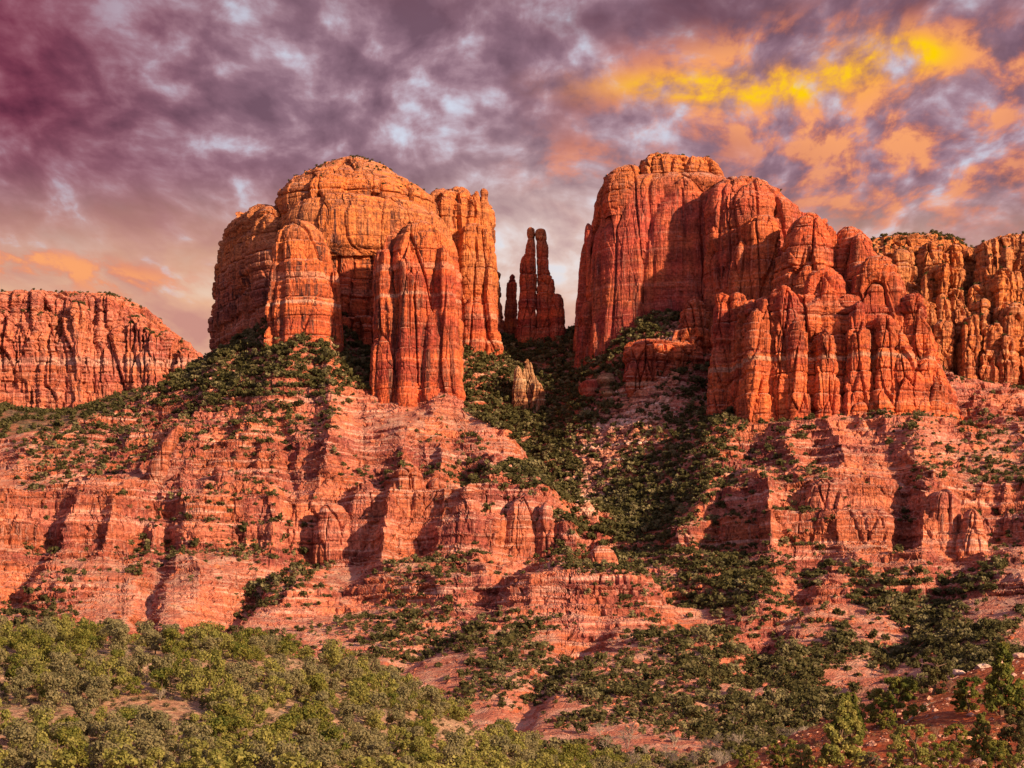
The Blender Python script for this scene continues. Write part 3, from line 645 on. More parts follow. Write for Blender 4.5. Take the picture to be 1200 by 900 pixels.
for i, (rows, Y, dp) in enumerate([
        ([(343, 840, 852), (347, 837, 857), (400, 835, 858), (440, 832, 860), (520, 828, 862)], 1305, 8),
        ([(343, 859, 869), (347, 857, 873), (370, 857, 873), (440, 855, 876), (520, 852, 880)], 1302, 8),
        ([(361, 884, 890), (366, 880, 896), (390, 876, 899), (430, 872, 902), (520, 864, 906)], 1266, 13),
        ([(350, 893, 901), (356, 891, 906), (400, 889, 910), (520, 884, 914)], 1272, 12),
        ([(336, 910, 924), (344, 905, 932), (380, 902, 936), (440, 898, 938), (520, 892, 942)], 1266, 18),
        ([(372, 930, 938), (380, 926, 944), (430, 922, 948), (520, 916, 954)], 1262, 13),
        ([(352, 1002, 1012), (360, 998, 1016), (400, 996, 1020), (460, 990, 1024), (520, 984, 1030)], 1260, 12),
        ([(385, 962, 974), (395, 957, 980), (440, 954, 986), (520, 948, 992)], 1262, 14),
        ([(370, 1030, 1042), (380, 1026, 1050), (420, 1024, 1056), (470, 1020, 1064), (520, 1016, 1070)], 1256, 15),
        ([(343, 1064, 1074), (348, 1059, 1081), (356, 1057, 1087), (380, 1058, 1092), (420, 1058, 1100), (460, 1056, 1112), (490, 1056, 1126), (520, 1056, 1132)], 1262, 24),
        ([(395, 1050, 1060), (405, 1046, 1070), (440, 1044, 1080), (480, 1042, 1092), (520, 1040, 1100)], 1256, 16),
        ([(420, 1080, 1090), (430, 1074, 1098), (470, 1070, 1112), (520, 1066, 1130)], 1258, 16)]):
    TW(D, 'pillar', rows, Y, M_FRONT, depth=dp, n=2.6, seed=50 + i, amp=1.0, strat=0.9, col_w=9, fine=True, fp=0.4)
TW(D, 'wall', [(352, 905, 1052), (358, 872, 1060), (375, 866, 1078), (400, 862, 1090), (430, 860, 1102), (460, 856, 1114), (490, 852, 1128), (530, 846, 1136)], 1272, M_FRONT, depth=50, n=4, seed=70, strat=1.1, col_w=10, crack=1.2)

# far right ridge: crowded weathered columns
E = empty('sandstone_ridge', P3(1110, 460, 1620)); tag(E, 'weathered yellow tan ridge of crowded columns behind the red domes at the right edge', 'rock formation')
rr = random.Random(5)
TW(E, 'wall', [(280, 1035, 1110), (283, 1022, 1125), (290, 1010, 1135), (300, 1000, 1145), (330, 980, 1155), (480, 960, 1165)], 1660, M_RIDGE, depth=70, n=3, seed=80, col_w=10, res=1.2, amp=1.2)
TW(E, 'wall', [(277, 1172, 1300), (281, 1155, 1400), (290, 1142, 1500), (310, 1135, 1550), (480, 1110, 1600)], 1650, M_RIDGE, depth=70, n=3, seed=81, col_w=10, res=1.2, amp=1.2)
skyl = [(1020, 284), (1065, 283), (1085, 281), (1110, 286), (1128, 300), (1148, 288), (1165, 281), (1185, 278), (1230, 278)]
k = 0
for tier, (dt, Yt, sp) in enumerate([(2, 1646, 22), (26, 1630, 13), (52, 1614, 17), (92, 1602, 12), (128, 1590, 18)]):
    X = 1028 + rr.uniform(0, 12) + (30 if tier > 2 else 0)
    while X < 1245:
        ww = sp * rr.uniform(0.5, 1.9); t0 = np.interp(X, *zip(*skyl)) + dt + rr.uniform(-16, 22) * (0.25 if tier == 0 else 1)
        h = ww / 2; l_ = rr.uniform(0.4, 0.8); r_ = rr.uniform(0.4, 0.8)
        TW(E, 'pillar', [(t0, X - h * l_, X + h * r_), (t0 + 3, X - h * 0.85, X + h * 0.85), (t0 + 10, X - h, X + h), (t0 + 60, X - h * 1.15, X + h * 1.15), (max(t0 + 90, 500), X - h * 1.5, X + h * 1.5)], Yt + rr.uniform(-8, 8), M_RIDGE, depth=h * 0.9 + 5, n=3.2, seed=100 + k, amp=1.5, col_w=8, res=1.2, back=0.2, fp=0.35)
        X += ww * rr.uniform(0.7, 1.6); k += 1
# far left mesa
Mz = empty('sandstone_mesa', P3(100, 480, 2600)); tag(Mz, 'distant pink banded mesa with a tree lined rim at the left edge', 'rock formation')
TW(Mz, 'wall', [(337, 95, 122), (340, 50, 132), (345, -60, 142), (351, -250, 152), (362, -300, 170), (380, -300, 194), (395, -300, 213), (408, -300, 230), (425, -300, 236), (470, -300, 242), (560, -300, 250)], 2600, M_MESA, kf=0.42, depth=170, n=5, seed=90, col_w=26, res=2.0, amp=1.7, strat=0.8, back=0.15)
X = -60; i = 0
while X < 228:
    h = rr.uniform(4, 17); t0 = np.interp(X, [-60, 0, 45, 112, 150, 195, 232], [341, 341, 348, 341, 354, 386, 413]) + rr.uniform(2, 26)
    TW(Mz, 'rib', [(t0, X - h * rr.uniform(0.3, 0.7), X + h * rr.uniform(0.3, 0.7)), (t0 + 6, X - h * 0.85, X + h * 0.85), (t0 + 30, X - h, X + h), (520, X - h * 1.15, X + h * 1.15)], 2598 + rr.uniform(-14, 5), M_MESA, depth=h * 1.1 + 6, n=3.2, seed=130 + i, col_w=14, res=1.8, amp=1.9, back=0.2, fp=0.35)
    X += h * rr.uniform(0.9, 2.6); i += 1
# far wooded slope under the mesa
c4 = np.array([P3(*p) for p in [(-300, 480, 2560), (0, 478, 2560), (60, 488, 2560), (130, 470, 2560), (250, 440, 2570), (350, 440, 2570), (-300, 530, 2250), (0, 520, 2250), (100, 530, 2250), (250, 540, 2250), (350, 540, 2250), (-300, 640, 1900), (100, 640, 1900), (350, 640, 1900), (0, 470, 2750), (350, 470, 2750)]])
fs_o, FV, FN, _ = sheet('hill', tx(-320), tx(380), 180, 1880, 2760, 160, tps_fit(c4[:, :2], c4[:, 2]), lambda U, Y, Z: Z + fbm(U * Y / 60, Y / 60, None, 3, 501) * 10, M_FAR, lambda V, N: 0 * V[:, 0], dens=3)
tag(fs_o, kind='structure')


# buttresses of the bench cliffs are part of the terrain
def butt(rows, Y, dp, seed, **kw):
    o = tower('terrain_buttress', rows, Y - 6, M_SLOPE, None, depth=dp, n=2.3, seed=seed, amp=0.8, strat=0.9, col_w=8, **kw); return o
bts = []
for i, (rows, Y, dp) in enumerate([
        ([(548, 466, 486), (553, 461, 492), (565, 457, 495), (590, 453, 496), (615, 447, 497), (650, 440, 500)], 1158, 16),
        ([(560, 504, 518), (565, 500, 524), (590, 499, 532), (620, 500, 545), (650, 498, 552)], 1160, 14),
        ([(575, 524, 534), (582, 520, 544), (610, 518, 552), (650, 514, 560)], 1154, 10),
        ([(578, 612, 622), (584, 604, 628), (600, 598, 634), (620, 592, 638), (655, 586, 644)], 1140, 14),
        ([(588, 636, 643), (594, 632, 648), (615, 630, 651), (650, 628, 655)], 1136, 8),
        ([(590, 382, 396), (596, 374, 406), (610, 370, 412), (640, 366, 418)], 1150, 10),
        ([(498, 205, 214), (508, 196, 212), (540, 176, 198), (580, 166, 186), (630, 160, 180)], 1185, 8),
        ([(560, 146, 156), (575, 134, 156), (600, 120, 152), (640, 104, 150)], 1160, 12),
        ([(546, 250, 262), (560, 252, 272), (590, 254, 278), (640, 254, 282)], 1168, 10),
        ([(585, 276, 284), (600, 272, 288), (640, 268, 294)], 1156, 7),
        ([(574, 1100, 1112), (582, 1092, 1124), (600, 1086, 1128), (645, 1078, 1132)], 1098, 14),
        ([(596, 1134, 1144), (602, 1128, 1150), (620, 1126, 1154), (655, 1122, 1160)], 1090, 9),
        ([(560, 962, 972), (572, 950, 990), (590, 944, 1000), (640, 936, 1010)], 1120, 14),
        ([(640, 700, 712), (648, 690, 722), (680, 684, 730)], 1085, 10)]):
    bts.append(butt(rows, Y, dp, 160 + i))
import bmesh
def mesh_arrays(me):
    V = np.empty(len(me.vertices) * 3, F32); me.vertices.foreach_get('co', V); L = np.empty(len(me.loops), np.int32); me.loops.foreach_get('vertex_index', L)
    return V.reshape(-1, 3), L.reshape(-1, 4)
def join_into(dst, objs):          # the buttresses are the terrain's own rock
    Vs, Fs, k = [], [], 0
    for me in [dst.data] + [o.data for o in objs]:
        V, Fc = mesh_arrays(me); Vs.append(V); Fs.append(Fc + k); k += len(V)
    t = mesh_np('joined', np.vstack(Vs), np.vstack(Fs), M_SLOPE); old = dst.data; dst.data = t.data; bpy.data.objects.remove(t); bpy.data.meshes.remove(old)
    for o in objs: me = o.data; bpy.data.objects.remove(o); bpy.data.meshes.remove(me)
join_into(slope_o, bts)


# ------------------------------------------------------------------ boulders, scree, pinnacle
def rock_np(rng, size, flat=0.7, sub=2):
    bm = bmesh.new(); bmesh.ops.create_icosphere(bm, subdivisions=sub, radius=1)
    V = np.array([v.co[:] for v in bm.verts], F32); Fc = np.array([[v.index for v in f.verts] for f in bm.faces]); bm.free()
    o = rng.uniform(0, 100)
    n = fbm(V[:, 0] * 1.3 + o, V[:, 1] * 1.3, V[:, 2] * 1.3 + o, 2, 7)
    for k in range(9):       # chop with random planes: broken faces
        a = np.array([rng.gauss(0, 1), rng.gauss(0, 1), rng.gauss(0, .7)]); a /= np.linalg.norm(a)
        d = V @ a; lim = rng.uniform(0.55, 0.85); V = V - np.maximum(0, d - lim)[:, None] * a
    V = V * (1 + n[:, None] * 0.15) * np.array([size, size * rng.uniform(0.7, 1.1), size * flat])
    return V.astype(F32), Fc
def near_vertex(G, px, py, Nrm=None):
    X = G[..., 0] / G[..., 1] * F + 600; Yp = HY - G[..., 2] / G[..., 1] * F
    d = (X - px) ** 2 + (Yp - py) ** 2 + (0 if Nrm is None else (Nrm[..., 2] < 0.3) * 30)
    i = np.unravel_index(np.argmin(d), d.shape); return G[i]
rng = random.Random(11)
GN = empty('rock_pinnacle', P3(622, 490, 1430)); tag(GN, 'ragged pale tan pinnacle standing alone among dark trees in the gully', 'rock pinnacle')
TW(GN, 'spike', [(420, 616, 620), (426, 613, 623), (436, 611, 625), (450, 608, 631), (465, 605, 637), (480, 603, 645), (500, 600, 655)], 1425, M_PALE, depth=9, n=2, seed=601, amp=0.8, res=0.6, col_w=4, strat=0.4)
TW(GN, 'spike', [(428, 606, 608), (433, 604, 611), (450, 602, 615), (480, 600, 620)], 1423, M_PALE, depth=5, n=2, seed=602, amp=0.7, res=0.6, col_w=4, strat=0.4)
TW(GN, 'spike', [(445, 628, 631), (455, 626, 636), (480, 622, 645), (500, 618, 652)], 1420, M_PALE, depth=6, n=2, seed=603, amp=0.7, res=0.6, col_w=4, strat=0.4)
# broken red band beside the scree
Rb = empty('rock_outcrop', P3(780, 450, 1385)); tag(Rb, 'dark red broken outcrop beside the pale scree chute below the right butte', 'rock outcrop')
TW(Rb, 'ledge', [(402, 745, 815), (408, 738, 832), (425, 733, 838), (450, 728, 838)], 1362, M_FRONT, depth=24, n=3, seed=610, col_w=7, strat=1.1, skew=0.3)
TW(Rb, 'ledge', [(352, 806, 826), (362, 800, 834), (390, 792, 836), (420, 780, 838)], 1376, M_FRONT, depth=18, n=2.6, seed=611, col_w=8, strat=1.0)
for i, (px, py, w, lab) in enumerate([(693, 455, 13, 'rounded red boulder above the scree, left of the two pale slabs'), (712, 446, 11, 'pale upper slab wedged beside the rounded red boulder'), (714, 458, 10, 'pale lower slab directly beneath the other pale slab'), (560, 476, 9, 'small round boulder at the foot of the left butte corner')]):
    p = near_vertex(SV, px, py + w * 0.4); s = w * p[1] / F * 1.25
    V, Fc = rock_np(rng, s, 0.75, 3)
    o = mesh_np('boulder', V, Fc, M_PALE if i in (1, 2) else M_FRONT, smooth=True); o.location = (p[0], p[1], p[2] + s * 0.25)
    tag(o, lab, 'boulder')
# scree: uncountable loose blocks, one object
def merge(name, items, mat, smooth=False):
    Vs, Fs, k = [], [], 0
    for V, Fc in items: Vs.append(V); Fs.append(Fc + k); k += len(V)
    return mesh_np(name, np.vstack(Vs), np.vstack(Fs), mat, smooth=smooth)
M_SCREE = rock_mat('scree_rock', streak=0.0, soil=False, tone=((0.68, 0.42, 0.34), (0.50, 0.24, 0.18), (0.80, 0.64, 0.56)))
SP = np.stack([SV[..., 0] / SV[..., 1] * F + 600, HY - SV[..., 2] / SV[..., 1] * F], -1)
def chute(px, py, w=1.0):
    cx = np.interp(py, [360, 400, 440, 480, 520, 560, 600], [815, 785, 765, 745, 715, 695, 685]); hw = np.interp(py, [360, 400, 440, 480, 520, 560, 600], [8, 12, 20, 34, 34, 20, 8])
    return np.exp(-((px - cx) / (hw * w)) ** 2) * (py > 355) * (py < 605)
vis = SN[..., 2] > 0.25
def pick(G, Pp, wgt, n, seed):
    r = np.random.RandomState(seed); w = (wgt).ravel().astype(float); w /= w.sum()
    i = r.choice(len(w), n, p=w); return i
ch = chute(SP[..., 0], SP[..., 1], 0.8) * (SV[..., 1] > 1180)
protos = [rock_np(rng, 1, 0.7, 1) for _ in range(12)]
ids = pick(SV, SP, ch, 8000, 3); items = []
SVf = SV.reshape(-1, 3)
for q in ids:
    V, Fc = protos[rng.randrange(12)]; s = min(4.5, 0.5 + rng.expovariate(1 / 0.75)); a = rng.uniform(0, 6.28)
    Rm = np.array([[math.cos(a), -math.sin(a), 0], [math.sin(a), math.cos(a), 0], [0, 0, 1]])
    items.append((V @ Rm.T * s + SVf[q] + np.array([rng.uniform(-1, 1), rng.uniform(-1, 1), s * 0.2]), Fc))
o = merge('scree', items, M_SCREE); tag(o, 'chute of broken pinkish white blocks spilling down the gully', 'scree', kind='stuff')
# loose blocks on the benches and lower slopes
w = (SN[..., 2] > 0.6) * (SV[..., 1] < 1330) * (SV[..., 1] > 560) * (SP[..., 0] > -60) * (SP[..., 0] < 1260)
items = []
for q in pick(SV, SP, w, 4500, 4):
    V, Fc = protos[rng.randrange(12)]; s = min(2.6, 0.35 + rng.expovariate(1 / 0.4)); a = rng.uniform(0, 6.28)
    Rm = np.array([[math.cos(a), -math.sin(a), 0], [math.sin(a), math.cos(a), 0], [0, 0, 1]])
    items.append((V @ Rm.T * s + SVf[q] + np.array([0, 0, s * 0.15]), Fc))
o = merge('rubble', items, rock_mat('rubble_rock', streak=0.0, soil=False, tone=((0.52, 0.20, 0.13), (0.38, 0.12, 0.085), (0.62, 0.36, 0.28)))); tag(o, 'loose red and pale blocks scattered over the benches', 'rubble', kind='stuff')


# ------------------------------------------------------------------ plants
def leaves(centres, radii, n, size, rs, out=0.8, squash=0.85):
    """n leaf cards spread on and in clumps"""
    c = centres[rs.randint(0, len(centres), n)] if len(centres) > 1 else np.repeat(centres, n, 0)
    idx = rs.randint(0, len(centres), n); c = centres[idx]; r = radii[idx]
    d = rs.normal(size=(n, 3)); d /= np.linalg.norm(d, axis=1, keepdims=True)
    p = c + d * (r * rs.uniform(0.55, 1.08, n) ** 0.7)[:, None] * np.array([1, 1, squash])
    nn = d * out + rs.normal(size=(n, 3)) * 0.5; nn /= np.linalg.norm(nn, axis=1, keepdims=True)
    a = np.cross(nn, rs.normal(size=(n, 3))); a /= np.linalg.norm(a, axis=1, keepdims=True); b = np.cross(nn, a)
    s = (size * rs.uniform(0.6, 1.4, n))[:, None]
    V = np.stack([p - a * s - b * s * .6, p + a * s - b * s * .6, p + a * s * .5 + b * s, p - a * s * .5 + b * s], 1).reshape(-1, 3)
    return V.astype(F32), np.arange(n * 4).reshape(-1, 4)
def clumps(kind, h, rs):
    """clump centres and radii for a crown of height h"""
    if kind == 'juniper':
        k = rs.randint(11, 18); a = rs.uniform(0, 6.28, k); q = rs.uniform(0, 1, k) ** 0.7
        z = rs.uniform(0.16, 0.86, k); r = 0.40 * np.sqrt(np.clip(1 - ((z - 0.42) / 0.58) ** 2, 0.05, 1)) * q
        C = np.stack([np.cos(a) * r * rs.uniform(0.85, 1.25), np.sin(a) * r, z], 1) * h; rad = h * rs.uniform(0.11, 0.20, k)
    elif kind == 'full':
        k = rs.randint(55, 75); a = rs.uniform(0, 6.28, k); z = rs.uniform(0.06, 0.92, k)
        r = 0.50 * np.sqrt(np.clip(1 - ((z - 0.38) / 0.62) ** 2, 0.05, 1)) * rs.uniform(0.15, 1.0, k) ** 0.6 * rs.uniform(0.75, 1.15, k)
        C = np.stack([np.cos(a) * r, np.sin(a) * r, z], 1) * h; rad = h * rs.uniform(0.035, 0.10, k)
    elif kind == 'pine':
        k = 60; z = np.linspace(0.10, 0.97, k); a = np.arange(k) * 2.4 + rs.uniform(0, 1, k)
        r = 0.30 * (1.06 - z) ** 0.7 * rs.uniform(0.45, 1.2, k)
        C = np.stack([np.cos(a) * r, np.sin(a) * r, z], 1) * h; rad = h * (0.025 + 0.05 * (1 - z)) * rs.uniform(0.6, 1.5, k)
    else:
        k = rs.randint(6, 11); a = rs.uniform(0, 6.28, k); r = rs.uniform(0.0, 0.5, k); z = rs.uniform(0.22, 0.68, k)
        C = np.stack([np.cos(a) * r, np.sin(a) * r, z], 1) * h; rad = h * rs.uniform(0.22, 0.36, k)
    return C, rad
def stem_np(segs, nside=6):
    """tapered limbs: list of (p0, r0, p1, r1)"""
    Vs, Fs, k = [], [], 0
    for p0, r0, p1, r1 in segs:
        p0, p1 = np.array(p0, float), np.array(p1, float); d = p1 - p0; d /= np.linalg.norm(d) + 1e-9
        u = np.cross(d, [0.3, 0.9, 0.1]); u /= np.linalg.norm(u); v = np.cross(d, u); a = np.arange(nside) / nside * 6.2832
        ring = np.cos(a)[:, None] * u + np.sin(a)[:, None] * v
        Vs += [p0 + ring * r0, p1 + ring * r1]; j = np.arange(nside); j2 = (j + 1) % nside
        Fs.append(np.stack([k + j, k + j2, k + nside + j2, k + nside + j], 1)); k += 2 * nside
    return np.vstack(Vs).astype(F32), np.vstack(Fs)
def tree_segs(C, h, rs, bend=0.06):
    segs = []; p = np.array([0, 0, -0.08 * h]); n = 4; pts = [p]
    for i in range(n):
        p = p + np.array([rs.uniform(-bend, bend) * h, rs.uniform(-bend, bend) * h, 0.22 * h]); pts.append(p)
    for i in range(n): segs.append((pts[i], 0.035 * h * (1 - i / 5), pts[i + 1], 0.035 * h * (1 - (i + 1) / 5)))
    for c in C[:: max(1, len(C) // 10)]:
        i = int(np.clip(c[2] / (0.22 * h), 0, 3)); segs.append((pts[i], 0.014 * h, c, 0.004 * h))
    return segs
def proto(kind, h, n, size, seed, leaf_mat, hide=False):
    rs = np.random.RandomState(seed); C, rad = clumps(kind, h, rs)
    V, Fc = leaves(C, rad, n, size, rs)
    crown = bpy.data.meshes.new('crown'); o = mesh_np('crown', V, Fc, leaf_mat, smooth=False); cm = o.data; bpy.data.objects.remove(o)
    V, Fc = stem_np(tree_segs(C, h, rs)); o = mesh_np('trunk', V, Fc, M_BARK); tm = o.data; bpy.data.objects.remove(o)
    bpy.data.meshes.remove(crown)
    return cm, tm
def bare_proto(h, seed, mat, dens=5):
    rs = np.random.RandomState(seed); segs = []
    def br(p, d, L, r, lev):
        q = p + d * L; segs.append((p, r, q, r * 0.55))
        if lev == 0: return
        for _ in range(dens if lev > 1 else 4):
            t = rs.uniform(0.35, 1.0); dd = d + rs.normal(size=3) * 0.42; dd[2] = abs(dd[2]) * 0.8 + 0.15; dd /= np.linalg.norm(dd)
            br(p + d * L * t, dd, L * rs.uniform(0.45, 0.7), r * 0.5, lev - 1)
    for k in range(3):
        d = np.array([rs.uniform(-.35, .35), rs.uniform(-.35, .35), 1.0]); d /= np.linalg.norm(d); br(np.array([0, 0, -0.05 * h]), d, h * 0.45, h * 0.02, 3)
    V, Fc = stem_np(segs, 3); o = mesh_np('branches', V, Fc, mat, smooth=False); m = o.data; bpy.data.objects.remove(o); return m
def put_plant(name, meshes, loc, s, rz, label, cat, group, squash=1.0):
    t = empty(name, loc); t.rotation_euler = (0, 0, rz); t.scale = (s, s, s * squash); tag(t, label, cat, group)
    for nm, me in meshes:
        c = bpy.data.objects.new(nm, me); col.objects.link(c); c.parent = t
    return t
def poisson(P, rad, order):
    """greedy thinning in plan"""
    cell = {}; keep = []; rmax = max(rad.values()) if isinstance(rad, dict) else max(rad); C = max(rmax * 0.5, 0.5)
    for q in order:
        x, y = float(P[q][0]), float(P[q][1]); r = rad[q]; cx, cy = int(x // C), int(y // C); ok = True
        for a in (-2, -1, 0, 1, 2):
            for b in (-2, -1, 0, 1, 2):
                for (u, v, w) in cell.get((cx + a, cy + b), ()):
                    if (u - x) ** 2 + (v - y) ** 2 < ((r + w) * 0.5) ** 2: ok = False; break
                if not ok: break
            if not ok: break
        if ok: keep.append(q); cell.setdefault((cx, cy), []).append((x, y, r))
    return keep
ORD = lambda n: f"{n}{'th' if 10 <= n % 100 <= 20 else {1: 'st', 2: 'nd', 3: 'rd'}.get(n % 10, 'th')}"

# junipers of the near left hill
jp = [('juniper', proto('juniper', 1.0, 2200, 0.023, 40 + i, [M_JUN, M_JUNG, M_JUNG, M_PINE][i % 4])) for i in range(12)]
rs = np.random.RandomState(9)
LVf = LV.reshape(-1, 3); LP = np.stack([LVf[:, 0] / LVf[:, 1] * F + 600, HY - LVf[:, 2] / LVf[:, 1] * F], -1)
cand = np.where((LP[:, 0] > -120) & (LP[:, 0] < 760) & (LP[:, 1] < 960) & (LVf[:, 1] < 575) & (LVf[:, 1] > 300))[0]
open_ = fbm(LVf[cand, 0] / 18, LVf[cand, 1] / 26, None, 3, 777)
for ox, oy, rx, ry in [(165, 778, 50, 9), (300, 790, 75, 9), (330, 850, 30, 20), (540, 870, 30, 18), (25, 800, 40, 6)]:
    open_ -= np.exp(-((LP[cand, 0] - ox) / rx) ** 2 - ((LP[cand, 1] - oy) / ry) ** 2) * 0.9
cand = cand[open_ > -0.24]
cand = rs.permutation(cand)[:14000]
heights = {int(q): float(np.clip(rs.lognormal(1.40, 0.42), 1.5, 7.6)) for q in cand}
Pd = {int(q): LVf[q] for q in cand}

keep = poisson(Pd, {q: 0.92 * h + 0.7 for q, h in heights.items()}, sorted(heights, key=lambda q: -heights[q]))
print('hill trees', len(keep))
show = sorted(keep, key=lambda q: -(heights[q] / LVf[q, 1]) * (1.0 if (-10 < LP[q, 0] < 800 and LP[q, 1] < 925) else 0.01))
ind, rest = show[:300], show[300:]
rowname = lambda y: 'along the crest' if y > 505 else 'just below the crest' if y > 465 else 'on middle' if y > 420 else 'on lower part' if y > 375 else 'at foot'
byrow = {}
for q in ind: byrow.setdefault(rowname(LVf[q, 1]), []).append(q)
num = {}
for r_, L_ in byrow.items():
    for i, q in enumerate(sorted(L_, key=lambda q: LP[q, 0])): num[q] = (r_, i + 1)
colour = ['olive', 'grey green', 'grey green', 'yellow green']
for q in ind:
    i = rs.randint(12); h = heights[q]; r_, n_ = num[q]; p = LVf[q]
    lab = f"{'tall' if h > 4.8 else 'low' if h < 3.4 else 'round'} {colour[i % 4]} juniper {r_} of near left hill, {ORD(n_)} from left"
    put_plant('juniper_tree', [('crown', jp[i][1][0]), ('trunk', jp[i][1][1])], (p[0], p[1], p[2] - 0.1), h, rs.uniform(0, 6.28), lab, 'juniper tree', 'junipers on the near left hill', rs.uniform(0.8, 1.1))
def mass(name, plist, kind, n, size, mats_seed, mat, label, nproto=8):
    """plist: (x,y,z,h,squash). One mesh with a per-plant tint"""
    r = np.random.RandomState(mats_seed); pr = []
    for i in range(nproto):
        C, rad = clumps(kind, 1.0, r); pr.append(leaves(C, rad, n, size, r))
    Vs, Fs, ts, k = [], [], [], 0
    for (x, y, z, h, sq) in plist:
        V, Fc = pr[r.randint(nproto)]; a = r.uniform(0, 6.28); ca, sa = math.cos(a), math.sin(a)
        W = np.empty_like(V); W[:, 0] = (V[:, 0] * ca - V[:, 1] * sa) * h + x; W[:, 1] = (V[:, 0] * sa + V[:, 1] * ca) * h + y; W[:, 2] = V[:, 2] * h * sq + z
        Vs.append(W); Fs.append(Fc + k); k += len(V); ts.append(np.full(len(V), r.uniform(), F32))
    o = mesh_np(name, np.vstack(Vs), np.vstack(Fs), mat, smooth=False)
    at = o.data.attributes.new('tint', 'FLOAT', 'POINT'); at.data.foreach_set('value', np.concatenate(ts))
    tag(o, label, name.replace('_', ' '), kind='stuff'); return o
def tint_mat(base, name):
    m = base.copy(); m.name = name; t = m.node_tree
    oi = [n for n in t.nodes if n.type == 'OBJECT_INFO'][0]; at = t.nodes.new('ShaderNodeAttribute'); at.attribute_name = 'tint'
    for l in list(t.links):
        if l.from_node == oi: dst = l.to_socket; t.links.remove(l); t.links.new(at.outputs['Fac'], dst)
    return m
M_JUNT, M_DARKT, M_GREYT = tint_mat(M_JUN, 'juniper_mass'), tint_mat(M_DARK, 'scrub_mass'), tint_mat(M_JUNG, 'grey_scrub_mass')
mass('hill_shrubbery', [(*LVf[q], heights[q], 0.9) for q in rest], 'juniper', 500, 0.038, 5, M_JUNT, 'smaller junipers filling the gaps on the near left hill')
# low grey bushes between the junipers
cand = np.where((LP[:, 0] > -60) & (LP[:, 0] < 900) & (LP[:, 1] < 930) & (LVf[:, 1] < 560) & (LVf[:, 1] > 310))[0]
cand = rs.permutation(cand)[:2600]
mass('low_brush', [(*LVf[q], rs.uniform(0.5, 1.5), 0.8) for q in cand], 'shrub', 90, 0.09, 6, tint_mat(foliage_mat('brush', (0.16, 0.13, 0.07), (0.26, 0.20, 0.12), (0.13, 0.12, 0.06)), 'brush_mass'), 'low brownish grey brush between the junipers')


# scrub and trees of the slopes
dens = [(330, 425, 95, 28, 16), (240, 452, 60, 18, 14), (420, 435, 70, 34, 14), (370, 405, 50, 20, 18), (500, 462, 40, 12, 2.0), (180, 475, 60, 12, 2), (610, 430, 90, 45, 18), (600, 480, 60, 50, 22), (680, 460, 60, 70, 18), (650, 540, 35, 60, 20), (700, 610, 45, 40, 20), (745, 385, 70, 22, 24), (700, 410, 50, 20, 16), (640, 400, 60, 14, 3),
        (720, 610, 60, 40, 5), (790, 580, 50, 40, 4), (690, 640, 50, 30, 3.0), (840, 455, 14, 30, 3.0), (835, 500, 40, 30, 1.8), (30, 640, 60, 9, 7), (200, 640, 120, 9, 3), (345, 636, 40, 14, 8), (290, 690, 40, 18, 6), (250, 725, 30, 14, 6), (560, 640, 30, 10, 2.0),
        (910, 637, 150, 12, 3.0), (800, 640, 60, 24, 2.4), (860, 700, 130, 45, 1.6), (1000, 745, 105, 45, 5.0), (1110, 720, 110, 40, 4.0), (935, 825, 60, 45, 7.0), (1050, 780, 110, 35, 7), (600, 760, 130, 50, 0.7), (480, 770, 60, 30, 2.0), (760, 820, 110, 40, 0.8),
        (640, 830, 110, 40, 0.9), (1150, 480, 60, 16, 1.6), (480, 480, 60, 14, .8), (60, 510, 80, 14, 0.5), (620, 540, 30, 30, 1.5), (760, 700, 50, 30, 1.6), (560, 415, 30, 12, 2.0)]
X_, Y_ = SP[..., 0], SP[..., 1]
D_ = np.full(X_.shape, 0.75)
for cx, cy, rx, ry, wg in dens: D_ += wg * np.exp(-((X_ - cx) / rx) ** 2 - ((Y_ - cy) / ry) ** 2)
nzb = fbm(SV[..., 0] / 40, SV[..., 1] / 60, None, 3, 801)
GU = (X_ > 545) & (X_ < 860) & (SV[..., 1] > 1150)
CONE = (X_ > 400) & (X_ < 655) & (Y_ < 545) & (Y_ > np.interp(X_, [400, 480, 545, 580, 610, 640, 655], [452, 470, 484, 502, 524, 570, 640]))
D_ *= np.where(CONE, 0.06, 1.0); GU &= ~CONE
GU |= (X_ > 200) & (X_ < 500) & (Y_ < 462)
D_ *= np.where(GU, 1.3, np.clip(0.6 + nzb * 2.6, 0.02, 3))
D_ *= sstep(0.25, 0.6, SN[..., 2] + 0.15 * ((X_ > 540) & (X_ < 860) & (SV[..., 1] > 1180))) * (SV[..., 1] > 560) * (X_ > -80) * (X_ < 1290) * (Y_ < 930) * (Y_ > 340) * (1 - 0.98 * chute(X_, Y_, 1.15)) * (SV[..., 1] < 1600)
D_[:, :] *= np.where((SV[..., 1] < 640), 0.6, 1.0)
ids = pick(SV, SP, D_, 130000, 21)
ids = list(dict.fromkeys(int(q) for q in ids))
gul = ((X_ > 540) & (X_ < 860) & (SV[..., 1] > 1180)).ravel()
low_ = (SV[..., 1] < 1080).ravel()

hs = {}; SPf = SP.reshape(-1, 2)
big_ = gul | ((SPf[:, 0] > 800) & (SPf[:, 1] > 655)) | ((SPf[:, 0] < 560) & (SPf[:, 1] < 468))
for q in ids:
    hs[q] = float(np.clip(rs.lognormal(1.15 if big_[q] else 0.82, 0.42), 0.9, 7.0))
keep = poisson({q: SVf[q] for q in ids}, {q: h * (0.55 if big_[q] else 0.72) + 0.2 for q, h in hs.items()}, sorted(hs, key=lambda q: -hs[q]))

